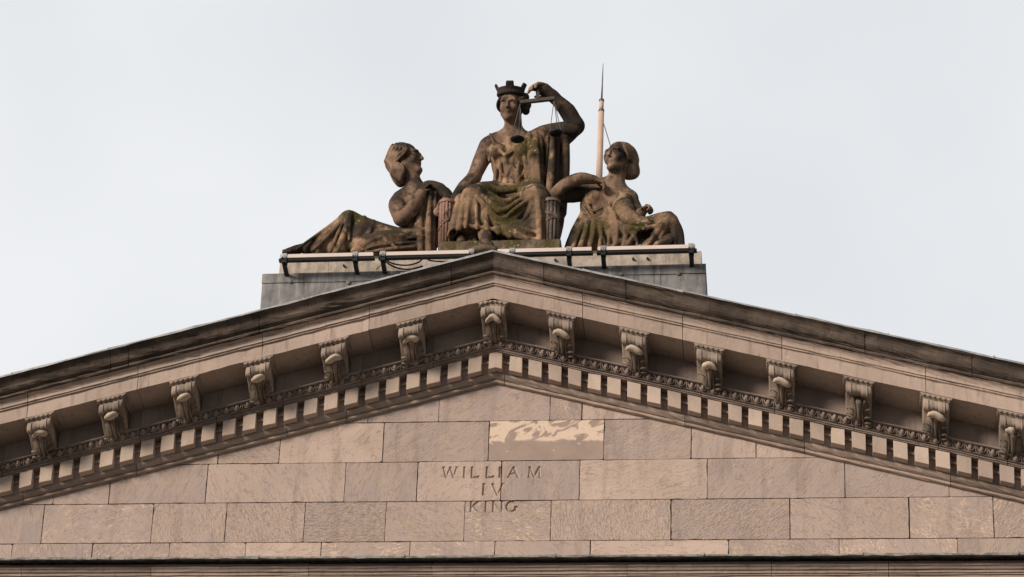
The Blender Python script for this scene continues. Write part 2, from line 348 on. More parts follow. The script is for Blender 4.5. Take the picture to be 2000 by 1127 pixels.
for side, J, J2 in ((-1, JL, JL2), (1, JR, JR2)):
    mb = MB(); sweep(mb, corona, J, side)
    rc = mb.obj('raking_cornice', M_COR, house)
    mb = MB(); sweep(mb, cyma, J2, side, jit=.003); mb.obj('gutter_moulding', M_CYMA, rc)
    mb = MB(); jf = [0]+[1.0*i+random.uniform(-.1, .1)+.9 for i in range(0, 8)]+[XE]
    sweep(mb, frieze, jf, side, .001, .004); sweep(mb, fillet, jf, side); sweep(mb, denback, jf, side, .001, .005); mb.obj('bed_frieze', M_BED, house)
    mb = MB(); sweep(mb, bedmould, [0]+pxj([689] if side < 0 else [992], side, -.1)+([2.9, 5.0, 6.6] if side < 0 else [2.6, 4.2, 6.1])+[XE], side, .003); mb.obj('bed_moulding', M_BEDM, house)
    # egg and dart
    mb = MB(); sweep(mb, ovolo, jf, side, .001)
    n = int(XE/.146)
    for i in range(n):
        x = .075+i*.146; z0 = -SL*x; mb.cur = (random.random(), 0, 0, 1)
        s0 = len(mb.v)
        mb.ell((side*x, -.335, .474+z0), (.036, .055, .046), 9, 6)
        rim = [(side*x+.054*math.cos(t), -.345, .508+z0-.075*math.sin(t)-SL*.054*math.cos(t)*side) for t in [math.pi*k/7 for k in range(8)]]
        if random.random() < .96: mb.tube(rim, .009, 5)
        mb.tube([(side*(x+.073), -.352, .528+z0-SL*.073), (side*(x+.073), -.338, .435+z0-SL*.073)], [.012, .004], 5)
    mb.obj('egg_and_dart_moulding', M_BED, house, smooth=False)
    # lead flashing along the top edge, in overlapped sheets
    mb = MB(); fl = [(.2, 1.465), (-1.158, 1.465), (-1.162, 1.448), (-1.168, 1.448), (-1.166, 1.476), (.2, 1.478)]
    sweep(mb, fl, [0, 1.25, 2.6, 4.1, 5.3, 6.65, 8.1, XE], side, .0035, .0, .2)
    for x in (1.25, 2.6, 4.1, 5.3, 6.65, 8.1):
        mb.tube([(side*x, -1.17, 1.472-SL*x), (side*x, .2, 1.476-SL*x)], .014, 6)
    mb.obj('flashing', M_FLASH, rc)

# modillions (carved brackets): a block with scroll, a moulded cap and an acanthus leaf
def shear(mb, mode):
    mb.v = [(x, y, z-(SL*abs(x) if mode == 0 else mode*SL*x)) for x, y, z in mb.v]
prof = [(-.29, 0), (-.82, 0), (-.83, -.02), (-.845, -.05), (-.852, -.085), (-.845, -.12), (-.825, -.145), (-.785, -.155), (-.745, -.14), (-.69, -.125), (-.635, -.15), (-.56, -.19), (-.49, -.225), (-.43, -.255), (-.38, -.28), (-.345, -.305), (-.29, -.31)]
def console(mode):
    mb = MB(); hw = .165; xs = [-hw, -hw+.014, -.03, -.012, 0, .012, .03, hw-.014, hw]
    n = len(prof); vs = []
    for k, x in enumerate(xs):
        ins = {0: .012, 8: .012, 3: .012, 5: .012}.get(k, 0)
        for y, z in prof: vs.append((x, y+(ins if y < -.3 else 0), z+(ins if -.3 < z < -.02 and y < -.3 else 0)-.055))
    f = [[i*n+j, i*n+(j+1) % n, (i+1)*n+(j+1) % n, (i+1)*n+j] for i in range(len(xs)-1) for j in range(n)]
    f += [list(range(n))[::-1], list(range((len(xs)-1)*n, len(xs)*n))]
    mb.add(vs, f)
    for s in (-1, 1):        # scrolls on the cheeks
        mb.tube([(s*(hw-.004), -.77+.062*math.cos(t)*(1-t/16), -.135+.062*math.sin(t)*(1-t/16)) for t in [k*.55 for k in range(18)]], .0095, 5)
        mb.tube([(s*(hw-.004), y+.03, z-.03) for y, z in prof[9:]], .011, 5)
        mb.tube([(s*(hw-.004), -.33+.035*math.cos(t), -.33+.035*math.sin(t)) for t in [k*.7 for k in range(9)]], .009, 5)
        mb.tube([(s*.105, y-.002, z-.058) for y, z in prof[2:8]], .012, 6)
    shear(mb, mode); return mb
def capmesh(mode):
    mb = MB(); pr = [(.0, .205), (-.018, .205), (-.022, .196), (-.034, .19), (-.044, .176), (-.05, .17), (-.056, .17)]   # (z, half width)
    rings = []; vs = []
    for z, w in pr:
        d = w-.205
        for x in [-w, -w*.5, 0, w*.5, w]: vs.append((x, -.865-d, z))
        vs.append((w, -.29, z)); vs.append((-w, -.29, z))
    n = 7; f = [[i*n+j, (i+1)*n+j, (i+1)*n+(j+1) % n, i*n+(j+1) % n] for i in range(len(pr)-1) for j in range(n)]
    f += [[0, 1, 2, 3, 4, 5, 6], [(len(pr)-1)*n+k for k in range(n)][::-1]]
    mb.add(vs, f)
    for k in range(6):
        x = -.165+.066*k
        mb.ell((x, -.862, -.03), (.026, .013, .017), 8, 5)
    for s in (-1, 1):
        for k in range(7): mb.ell((s*.197, -.8+.07*k, -.03), (.011, .027, .016), 6, 5)
    shear(mb, mode); return mb
def leafmesh(mode, variant):
    mb = MB()
    def L(t, x, lift):                                     # along the underside of the bracket
        y = -.665+.33*t; z = -.20-.18*t-.02*math.sin(math.pi*t); return (x, y-lift*.6, z-lift*.8)
    def blade(pts, wid, th=.012):                          # a thin curved leaf blade
        n = len(pts); vs = []
        for i, p in enumerate(pts):
            w = wid[i]; vs += [(p[0]-w, p[1], p[2]), (p[0]-w*.4, p[1]-th*1.6, p[2]-th), (p[0]+w*.4, p[1]-th*1.6, p[2]-th), (p[0]+w, p[1], p[2]), (p[0], p[1]+th, p[2]+th)]
        mb.add(vs, [[i*5+j, i*5+(j+1) % 5, (i+1)*5+(j+1) % 5, (i+1)*5+j] for i in range(n-1) for j in range(5)]+[[0, 4, 3, 2, 1], [(n-1)*5+j for j in range(5)]])
    # backing leaf, nearly as wide as the bracket, with a scalloped edge
    blade([L(t, 0, -.02) for t in (.02, .2, .4, .6, .8, .97, 1.04)], [.10, .135, .125, .145, .135, .15, .12])
    if variant < 2:
        mb.mi = 1; wob = (random.uniform(.85, 1.08), random.uniform(-.01, .02), random.uniform(-.006, .012)); v0 = len(mb.v); mb.ell((0, -.745, -.226), (.112, .078, .05), 16, 9)      # leaf tip curling over like a cushion
        for i in range(v0, len(mb.v)):
            x, y, z = mb.v[i]; z -= x*x*(2.6 if z < -.215 else 1.2)
            if variant == 1 and x > .01: y += .12; z += .045
            mb.v[i] = (x*wob[0], y+wob[1], z+wob[2]+.012*math.sin(x*30+wob[0]*90))
    mb.mi = 0
    ts = (-.02, .1, .25, .45, .7, 1)
    mb.tube([L(t, 0, .040-.02*t) for t in ts], [.062 if variant < 2 else .03, .046, .032, .025, .02, .016], 8)
    for q in (-1, 1):
        if random.random() < .12: continue
        mb.tube([L(t, q*x, .03) for t, x in zip(ts, (.085, .062, .046, .042, .05, .065))], [.022, .017, .013, .011, .011, .009], 6)
        for t0, x0, x1, r in ((.62, .05, .145, .02), (.9, .05, .15, .022), (.36, .06, .14, .016)):
            if random.random() < .15: continue
            r *= random.uniform(.75, 1.2); t0 += random.uniform(-.05, .05)
            p0, p1, p2 = L(t0+.1, q*x0, .012), L(t0-.02, q*(x0+x1)*.52, .042), L(t0-.05, q*x1, .034)
            mb.tube([p0, p1, p2, L(t0+.07, q*(x1+.016), .012)], [.007, r*.8, r*.85, .006], 6)
    shear(mb, mode); return mb
caps = {}
def modillion(xc, zc, mode, variant, first):
    key = (mode, variant, random.randrange(4) if variant == 0 else 0)
    loc = Vector((xc, 0, zc))
    if key not in caps:
        a = console(mode).obj('modillion', M_MOD, house, True); a.location = loc
        def kid(mbx, nm, mat):
            o = mbx.obj(nm, mat, None, nm == 'leaf', mats=[mat, M_DOME] if nm == 'leaf' else None); o.parent = a; return o
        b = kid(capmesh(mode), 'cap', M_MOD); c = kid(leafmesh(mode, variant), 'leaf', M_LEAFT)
        if variant == 2: c['label'] = 'carved leaf with its curled tip broken off'
        caps[key] = (a, b, c)
        return a
    a0, b0, c0 = caps[key]
    a = a0.copy(); COL.objects.link(a); a.location = loc; a.parent = house
    for q in (b0, c0):
        d = q.copy(); COL.objects.link(d); d.parent = a
    return a
MODS = [(48, 105, 812), (190, 243, 780), (331, 386, 743), (476, 531, 706), (624, 678, 668), (775, 829, 632), (930, 984, 590), (1069, 1122, 616), (1211, 1265, 650), (1358, 1412, 682), (1499, 1554, 714), (1649, 1706, 748), (1799, 1858, 780), (1950, 2009, 814)]
for i, (a, b_, y) in enumerate(MODS):
    x = W((a+b_)/2, y, -.86)[0]
    if i == 6: x = 0
    modillion(x, .868-SL*abs(x), 0 if i == 6 else (-1 if x < 0 else 1), {11: 2, 13: 1}.get(i, 0), i == 0)
for x in (-7.3, -8.3): modillion(x, .868-SL*abs(x), -1, 0, False)
for x in (7.9, 8.9): modillion(x, .868-SL*abs(x), 1, 0, False)

# dentils
def dentil_mesh(mode, v):
    bm = bmesh.new(); bmesh.ops.create_cube(bm, size=1)
    for q in bm.verts:
        q.co = Vector((q.co.x*.182, -.19+q.co.y*.124, q.co.z*.245+.252))
    if mode == 0:
        bmesh.ops.bisect_plane(bm, geom=bm.verts[:]+bm.edges[:]+bm.faces[:], plane_co=(0, 0, 0), plane_no=(1, 0, 0))
    for q in bm.verts: q.co.z -= SL*abs(q.co.x) if mode == 0 else mode*SL*q.co.x
    bmesh.ops.bevel(bm, geom=bm.edges[:], offset=.004, segments=1, affect='EDGES')
    bmesh.ops.triangulate(bm, faces=[f for f in bm.faces if len(f.verts) > 4])
    if mode and v >= 4:
        c = random.choice([q.co.copy() for q in bm.verts if q.co.y < -.2])
        for q in bm.verts:
            if (q.co-c).length < .03: q.co += Vector((-math.copysign(.008, q.co.x), .012, .010 if q.co.z < .25 else -.010))
    for q in bm.verts: q.co += Vector([RNG.normal(0, .0013) for _ in range(3)])
    me = bpy.data.meshes.new('dentil'); bm.to_mesh(me); bm.free()
    a = me.attributes.new('stone', 'FLOAT_COLOR', 'FACE'); t = random.random()
    a.data.foreach_set('color', np.tile([t, 0, 0, 1], len(me.polygons)).astype(np.float32)); me.materials.append(M_DENT); return me
DSP = .2895
protos = {m_: [dentil_mesh(m_, k) for k in range(6 if m_ else 1)] for m_ in (-1, 0, 1)}
for k in range(-28, 30):
    x = k*(.2725 if k > 0 else .2845)+(.008 if k > 0 else 0); mode = (k > 0)-(k < 0)
    o = bpy.data.objects.new('dentil', random.choice(protos[mode])); COL.objects.link(o); o.parent = house
    o.location = (x, 0, -SL*abs(x))

# tympanum: the real slabs with their joints
def wx(px, py): return W(px, py, 0)[0]
CZ = [.12, -.583, -1.203, -1.812, -2.42, -3.02]
CJ = [[wx(p, 790) for p in (720, 857.5, 1074.5, 1137)],
      [wx(p, 865) for p in (428.6, 547, 748.5, 954.5, 1179, 1350, 1477)],
      [wx(p, 940) for p in (108, 216, 404, 674, 815, 979, 1132, 1381.5, 1650.5, 1853)],
      [wx(p, 1017) for p in (84, 298, 441, 594, 753, 907, 1076, 1310.5, 1542.5, 1776, 1941)],
      [wx(p, 1075) for p in (23, 180, 330.5, 479.5, 627, 800, 966, 1152.6, 1423, 1639.5, 1870)]]
def clip(poly, n, d):
    r = []
    for p, q in zip(poly, poly[1:]+poly[:1]):
        sp, sq = p[0]*n[0]+p[1]*n[1]-d, q[0]*n[0]+q[1]*n[1]-d
        if sp <= 0: r.append(p)
        if (sp < 0 < sq) or (sq < 0 < sp): t = sp/(sp-sq); r.append((p[0]+(q[0]-p[0])*t, p[1]+(q[1]-p[1])*t))
    return r
def rand_attr(c, i):
    return (random.random(), random.choice([.0, .0, .0, .25, .6]), random.choice([.05, .1, .2, .5]), 1)
SPEC = {(3, 2): (.35, .1, .55, 1), (3, 3): (.45, .3, .8, 1), (3, 4): (.6, .1, 1., 1), (3, 5): (.55, .1, .4, 1), (3, 6): (.6, .9, .5, 1), (3, 7): (.35, .4, .7, 1), (3, 8): (.75, .15, .7, 1),
        (3, 9): (.5, .1, .35, 1), (3, 10): (.5, .8, .4, 1), (3, 11): (.8, .9, .5, 1), (2, 5): (.15, .0, .1, 1), (2, 6): (.9, .15, .1, 1), (2, 7): (.05, .25, .15, 1), (2, 8): (.8, .25, .1, 1), (2, 3): (.4, .0, .2, 1), (2, 4): (.85, .0, .15, 1),
        (1, 3): (.75, 0, .2, 1), (1, 5): (.7, .3, .3, 1), (1, 6): (.3, .1, .1, 1), (4, 5): (.7, 1., .0, 1), (4, 6): (.55, 1., .1, 1), (4, 3): (.5, 1, .1, 1), (4, 8): (.0, .05, 0, 1), (4, 10): (.4, .8, 0, 1), (0, 2): (.7, 0, .1, 1)}
# letters, cut into the slabs
def stroke_set(ch):
    S = {'I': [(0, 0, 0, 1), (-.09, 0, .09, 0), (-.09, 1, .09, 1)], 'L': [(-.25, 0, -.25, 1), (-.25, 0, .3, 0), (-.34, 1, -.16, 1), (.3, 0, .3, .12)],
         'W': [(-.55, 1, -.3, 0), (-.3, 0, 0, 1), (0, 1, .3, 0), (.3, 0, .55, 1), (-.65, 1, -.45, 1), (.45, 1, .65, 1), (-.08, 1, .08, 1)],
         'A': [(-.42, 0, 0, 1), (0, 1, .42, 0), (-.24, .36, .24, .36), (-.52, 0, -.32, 0), (.32, 0, .52, 0)],
         'M': [(-.45, 0, -.4, 1), (-.4, 1, 0, .1), (0, .1, .4, 1), (.4, 1, .45, 0), (-.54, 0, -.36, 0), (.36, 0, .54, 0), (-.5, 1, -.4, 1), (.4, 1, .5, 1)],
         'V': [(-.4, 1, 0, 0), (0, 0, .4, 1), (-.5, 1, -.3, 1), (.3, 1, .5, 1)],
         'K': [(-.3, 0, -.3, 1), (-.28, .45, .28, 1), (-.1, .6, .33, 0), (-.4, 0, -.2, 0), (-.4, 1, -.2, 1), (.2, 1, .38, 1), (.24, 0, .44, 0)],
         'N': [(-.38, 0, -.38, 1), (-.38, 1, .38, 0), (.38, 0, .38, 1), (-.48, 0, -.28, 0), (-.48, 1, -.38, 1), (.28, 1, .48, 1)],
         'G': [(.42*math.cos(math.radians(a)), .5+.5*math.sin(math.radians(a)), .42*math.cos(math.radians(a+32)), .5+.5*math.sin(math.radians(a+32))) for a in range(40, 330, 32)] + [(.4, .05, .4, .42), (.26, .42, .5, .42)]}
    return S[ch]
LET = []
def word(txt, pxs, py0, py1):
    for ch, px in zip(txt, pxs):
        a, b2 = W(px, py1, 0), W(px, py0, 0); LET.append((ch, (a[0]+b2[0])/2, a[2], b2[2]-a[2]))
word('WILLIAM', (879, 907, 928, 957, 976.5, 1003, 1044), 912, 932)
word('IV', (944.5, 972), 944.5, 966)
word('KING', (927, 949, 972, 999), 979.5, 998.5)
def letter_cuts(L, w, d):
    "V-shaped prisms along every stroke"
    ch, x, z, h = L
    for si, (ax, az, bx, bz) in enumerate(stroke_set(ch)):
        serif = abs(az-bz) < 1e-6 and ch not in 'G' and abs(ax-bx) < .22
        thin = (ch in 'AM' and si in (0, 3)) or (ch == 'W' and si in (1, 3)) or (ch in 'NV' and si in (0, 1, 2) and ax != bx and ch == 'V' and si == 1)
        ww = w*(.55 if serif else .72 if thin else 1)*random.uniform(.94, 1.06); dd = d*ww/w
        k = h*1.05
        p, q = Vector((x+ax*k, 0, z+az*h)), Vector((x+bx*k, 0, z+bz*h)); t = (q-p).normalized(); e = t*ww*.3; n_ = Vector((-t.z, 0, t.x))*ww/2*(1+.012/dd)
        p, q = p-e*random.uniform(.9, 1.1)+n_*random.uniform(-.04, .04), q+e*random.uniform(.9, 1.1)+n_*random.uniform(-.04, .04); v = []
        for c, s_ in ((p, .8), (q, -.8)):
            v += [c-n_+Vector((0, -.012, 0)), c+n_+Vector((0, -.012, 0)), c+t*s_*ww*.3+Vector((0, dd*random.uniform(.95, 1.05), 0))]
        mb = MB(); mb.add(v, [[0, 2, 1], [5, 3, 4], [0, 1, 4, 3], [1, 2, 5, 4], [2, 0, 3, 5]]); CUTS.append(mb.obj('cutter', M_WALL))
def outward(o):
    bm = bmesh.new(); bm.from_mesh(o.data); bmesh.ops.recalc_face_normals(bm, faces=bm.faces); bm.to_mesh(o.data); bm.free()
def boolean(block, cutters):
    outward(block)
    for c in cutters: outward(c)
    for c in cutters:
        md = block.modifiers.new('b', 'BOOLEAN'); md.object = c; md.operation = 'DIFFERENCE'; md.solver = 'EXACT'
    dg = bpy.context.evaluated_depsgraph_get(); dg.update(); ev = block.evaluated_get(dg); me = ev.to_mesh()
    v = [tuple(p.co) for p in me.vertices]; me.calc_loop_triangles(); f = [list(t.vertices) for t in me.loop_triangles]; ev.to_mesh_clear(); return v, f
CUTS = []; LETF = [([], []) for _ in LET]
for L in LET: letter_cuts(L, .044, .028)
wall = MB(); GAP = .0105
for ci in range(5):
    zt, zb = CZ[ci], CZ[ci+1]
    xs = list(CJ[ci])
    while xs[0] > -XE: xs.insert(0, xs[0]-random.uniform(.9, 1.7))
    while xs[-1] < XE: xs.append(xs[-1]+random.uniform(.9, 1.7))
    nleft = len([x for x in xs if x < CJ[ci][0]-1e-6])
    for bi, (xa, xb) in enumerate(zip(xs[:-1], xs[1:])):
        key = (ci, bi-nleft+1)
        j = lambda: random.uniform(-.0035, .0035)
        x0, x1, z0, z1 = xa+GAP/2+j(), xb-GAP/2+j(), zb+GAP/2+j(), zt-GAP/2+j()
        ch_ = [random.choice([.003, .005, .008, .012, .022]) if random.random() < .8 else random.uniform(.015, .035) for _ in range(8)]
        poly = [(x0+ch_[0], z0), (x1-ch_[1], z0), (x1, z0+ch_[2]*.7), (x1, z1-ch_[3]*.7), (x1-ch_[4], z1), (x0+ch_[5], z1), (x0, z1-ch_[6]*.7), (x0, z0+ch_[7]*.7)]
        # slightly wavering, chipped arrises
        pts_ = []
        for (ax, az), (bx, bz) in zip(poly, poly[1:]+poly[:1]):
            k_ = max(1, int(math.hypot(bx-ax, bz-az)/.09)); pts_.append((ax, az))
            for t_ in range(1, k_):
                u_ = t_/k_; w_ = random.gauss(0, .0013)+(random.uniform(.004, .009) if random.random() < .05 else 0); cx_, cz_ = (x0+x1)/2, (z0+z1)/2
                px_, pz_ = ax+(bx-ax)*u_, az+(bz-az)*u_
                if abs(bx-ax) > abs(bz-az): pz_ += w_*math.copysign(1, cz_-pz_)
                else: px_ += w_*math.copysign(1, cx_-px_)
                pts_.append((px_, pz_))
        poly = pts_
        poly = clip(poly, (SL, 1), .085); poly = clip(poly, (-SL, 1), .085) if poly else poly
        if len(poly) < 3: continue
        yo = random.uniform(-.003, .003)
        n = len(poly); v = [(x, yo, z) for x, z in poly]+[(x, .15, z) for x, z in poly]
        f = [list(range(n)), list(range(n, 2*n))[::-1]]+[[i, i+n, (i+1) % n+n, (i+1) % n] for i in range(n)]
        wall.cur = SPEC.get(key, rand_attr(ci, bi)); wall.mi = 1 if key == (1, 4) else 0
        if any(x0 < L[1] < x1 or abs(L[1]-x0) < .2 or abs(L[1]-x1) < .2 for L in LET if zb-.05 < L[2] < zt):
            tmp = mesh_obj('tmp', v, f, M_WALL); cu_ = [c for c in CUTS if min(q.co.x for q in c.data.vertices) < x1 and max(q.co.x for q in c.data.vertices) > x0 and min(q.co.z for q in c.data.vertices) < z1 and max(q.co.z for q in c.data.vertices) > z0]
            v, f = boolean(tmp, cu_); bpy.data.objects.remove(tmp); keep = []
            for q in f:                                    # the faces of the cuts become the letters
                c = np.mean([v[i] for i in q], 0); deep = max(v[i][1] for i in q); e1 = np.array(v[q[1]])-np.array(v[q[0]]); nn_ = np.zeros(3)
                for i in range(len(q)): nn_ += np.cross(v[q[i]], v[q[(i+1) % len(q)]])
                nn_ = nn_/max(1e-12, np.linalg.norm(nn_))
                if deep < .06 and abs(nn_[1]) < .97:
                    li = min(range(len(LET)), key=lambda i: abs(LET[i][1]-c[0])+3*abs(LET[i][2]+LET[i][3]/2-c[2])); V_, F_ = LETF[li]
                    n0 = len(V_); V_ += [v[i] for i in q]; F_.append([n0+i for i in range(len(q))])
                else: keep.append(q)
            f = keep
        wall.add(v, f)
for c in CUTS: bpy.data.objects.remove(c)
wall.cur = (.9, 0, 0, 1); wall.mi = 2
wall.add([(-XE, .05, -3.02), (XE, .05, -3.02), (XE, .05, .1-SL*XE), (0, .05, .1), (-XE, .05, .1-SL*XE)], [[0, 1, 2, 3, 4]])
M_JOINT = plain('dark mortar joint', (.07, .055, .045), .95)
tymp = wall.obj('tympanum', M_WALL, house, mats=[M_WALL, M_PATCH, M_JOINT])
for V_, F_ in LETF:
    if F_:
        mb = MB(); mb.cur = (.5, 0, .1, 1); mb.add(V_, F_); o = mb.obj('letter', M_WALL, tymp)
        bm = bmesh.new(); bm.from_mesh(o.data); bmesh.ops.remove_doubles(bm, verts=bm.verts, dist=.00002); bm.to_mesh(o.data); bm.free()

# level cornice under the tympanum
zf = W(1000, 1083.5, -1.10)[2]
def sweep_level(mb, prof, joints, jit=.002, gap=.006, step=.2):
    n = len(prof)
    for a, b in zip(joints[:-1], joints[1:]):
        k = max(2, int((b-a)/step)); xs = [a+gap/2+(b-a-gap)*i/k for i in range(k+1)]; mb.cur = (random.random(), 0, 0, 1)
        vs = [(x, y+random.gauss(0, jit), z+random.gauss(0, jit)) for x in xs for y, z in prof]
        f = [[i*n+j, i*n+(j+1) % n, (i+1)*n+(j+1) % n, (i+1)*n+j] for i in range(k) for j in range(n)]
        f += [list(range(n))[::-1], list(range(k*n, (k+1)*n))]
        mb.add(vs, f)
zc = zf-.005
lv = [(.1, zc-.02), (-.90, zc-.02), (-.90, zc-.075), (-.955, zc-.078), (-.955, zc-.10), (-.935, zc-.112), (-.925, zc-.14), (-.90, zc-.146), (-.90, zc-.178), (-.88, zc-.182), (-.88, zc-.20), (-.86, zc-.205), (-.86, zc-.45), (-.3, zc-.45), (.1, zc-.45)][::-1]
JV = [-XE]+[W(p, 1115, -.86)[0] for p in (44, 297, 604, 845, 1225, 1507, 1735)]+[XE]
mb = MB(); sweep_level(mb, lv, JV); hc = mb.obj('level_cornice', M_COR, house)
mb = MB(); xs = [-XE]+[W(p, 1085, -1.09)[0] for p in (215, 505, 790, 1085, 1375, 1685, 1990)]+[XE]
fl = [(.0, zf+.17), (-1.09, zf), (-1.10, zf-.034), (-1.088, zf-.034), (-1.08, zf-.012), (.0, zf+.155)]
sweep_level(mb, fl, xs, .004, .0, .14)
for x in xs[1:-1]: mb.tube([(x, -1.103, zf-.03), (x, -1.09, zf+.008), (x, -.0, zf+.175)], .013, 6)
mb.obj('flashing', M_FLASHD, hc)
# the body of the building below and behind, and its roof
mb = MB(); mb.box((-XE, -.3, -21.4), (XE, .05, zc-.45)); mb.box((-XE, .2, -21.4), (XE, 12, -3.02)); mb.obj('wall', M_COR, house)
mb = MB(); mb.add([(-XE, .2, 1.44-SL*XE), (0, .2, 1.44), (XE, .2, 1.44-SL*XE), (-XE, 14, 1.44-SL*XE), (0, 14, 1.44), (XE, 14, 1.44-SL*XE)], [[0, 1, 4, 3], [1, 2, 5, 4]])
mb.obj('roof', M_ROOF, house)

# ------------------------------------------------------------------ plinth on the ridge
YP = -.5
pl, pr = W(513, 535, YP), W(1378, 513, YP); zp = (pl[2]+pr[2])/2
sl_, sr_ = W(545, 532, YP+.06), W(1370, 511, YP+.06)
zs = (W(548, 509, YP+.06)[2]+W(1362, 489, YP+.06)[2])/2
plinth = thing('statue_plinth', 'long grey lead-clad plinth on the roof ridge carrying the statues', 'plinth', (-.2, .3, 1.2))
mb = MB()
seams = [pl[0], W(815, 570, YP)[0], W(1171, 530, YP)[0], W(1290, 545, YP)[0], pr[0]]
for a, b in zip(seams[:-1], seams[1:]):
    xs_ = sorted([a+.002, b-.002]+([0] if a < 0 < b else [])); t_ = zp-.15; nn = len(xs_)
    vs = [(x, y, 1.33-SL*abs(x)) for y in (YP+.014, 1.15) for x in xs_]+[(x, y, t_) for y in (YP+.014, 1.15) for x in xs_]
    lo_f, lo_b, hi_f, hi_b = [list(range(i*nn, (i+1)*nn)) for i in range(4)]
    mb.add(vs, [lo_f+hi_f[::-1], lo_b[::-1]+hi_b, hi_f+hi_b[::-1], lo_f[::-1]+lo_b, [lo_f[0], hi_f[0], hi_b[0], lo_b[0]], [lo_f[-1], lo_b[-1], hi_b[-1], hi_f[-1]]])
nz_ = 24
for a, b in zip([pl[0]-.004, W(740, 545, YP)[0], W(1171, 530, YP)[0]], [W(740, 545, YP)[0], W(1171, 530, YP)[0], pr[0]+.004]):
    n = 10; vs = []
    for i in range(n+1):
        x = a+(b-a)*i/n; w1 = random.gauss(0, .004)
        vs += [(x, YP+random.gauss(0, .003), zp-.155+w1), (x, YP+random.gauss(0, .002), zp-.01), (x, YP+.012, zp), (x, 1.16, zp+.01), (x, 1.16, zp-.155)]
    f = [[i*5+j, (i+1)*5+j, (i+1)*5+(j+1) % 5, i*5+(j+1) % 5] for i in range(n) for j in range(5)]
    f += [list(range(5)), [n*5+k for k in range(5)][::-1]]
    mb.add(vs, [q[::-1] for q in f])
for px, py in ((567, 549), (680, 551), (1213, 534), (1325, 533)):
    p = W(px, py, YP-.004); mb.ell(p, (.035, .012, .035), 10, 6)
mb.obj('lead_cladding', M_LEAD, plinth)
mb = MB()
cuts = [sl_[0], W(640, 520, YP)[0], W(800, 516, YP)[0], W(965, 512, YP)[0], W(1106, 505, YP)[0], W(1180, 505, YP)[0], W(1300, 503, YP)[0], sr_[0]]
sweep_level(mb, [(YP+.065, zp+.002), (YP+.06, zs-.015), (YP+.075, zs), (1.05, zs), (1.05, zp+.002)][::-1], cuts, .003, .003)
for px, py in ((672, 519), (1085, 508), (1237, 506), (1265, 505)):
    p = W(px, py, YP+.06); mb.mi = 1; mb.tube([p+np.array([0, -.03, -.01]), p+np.array([0, .03, 0])], .018, 8)
mb.obj('slab', M_SLAB, plinth, mats=[M_SLAB, M_BLACK])

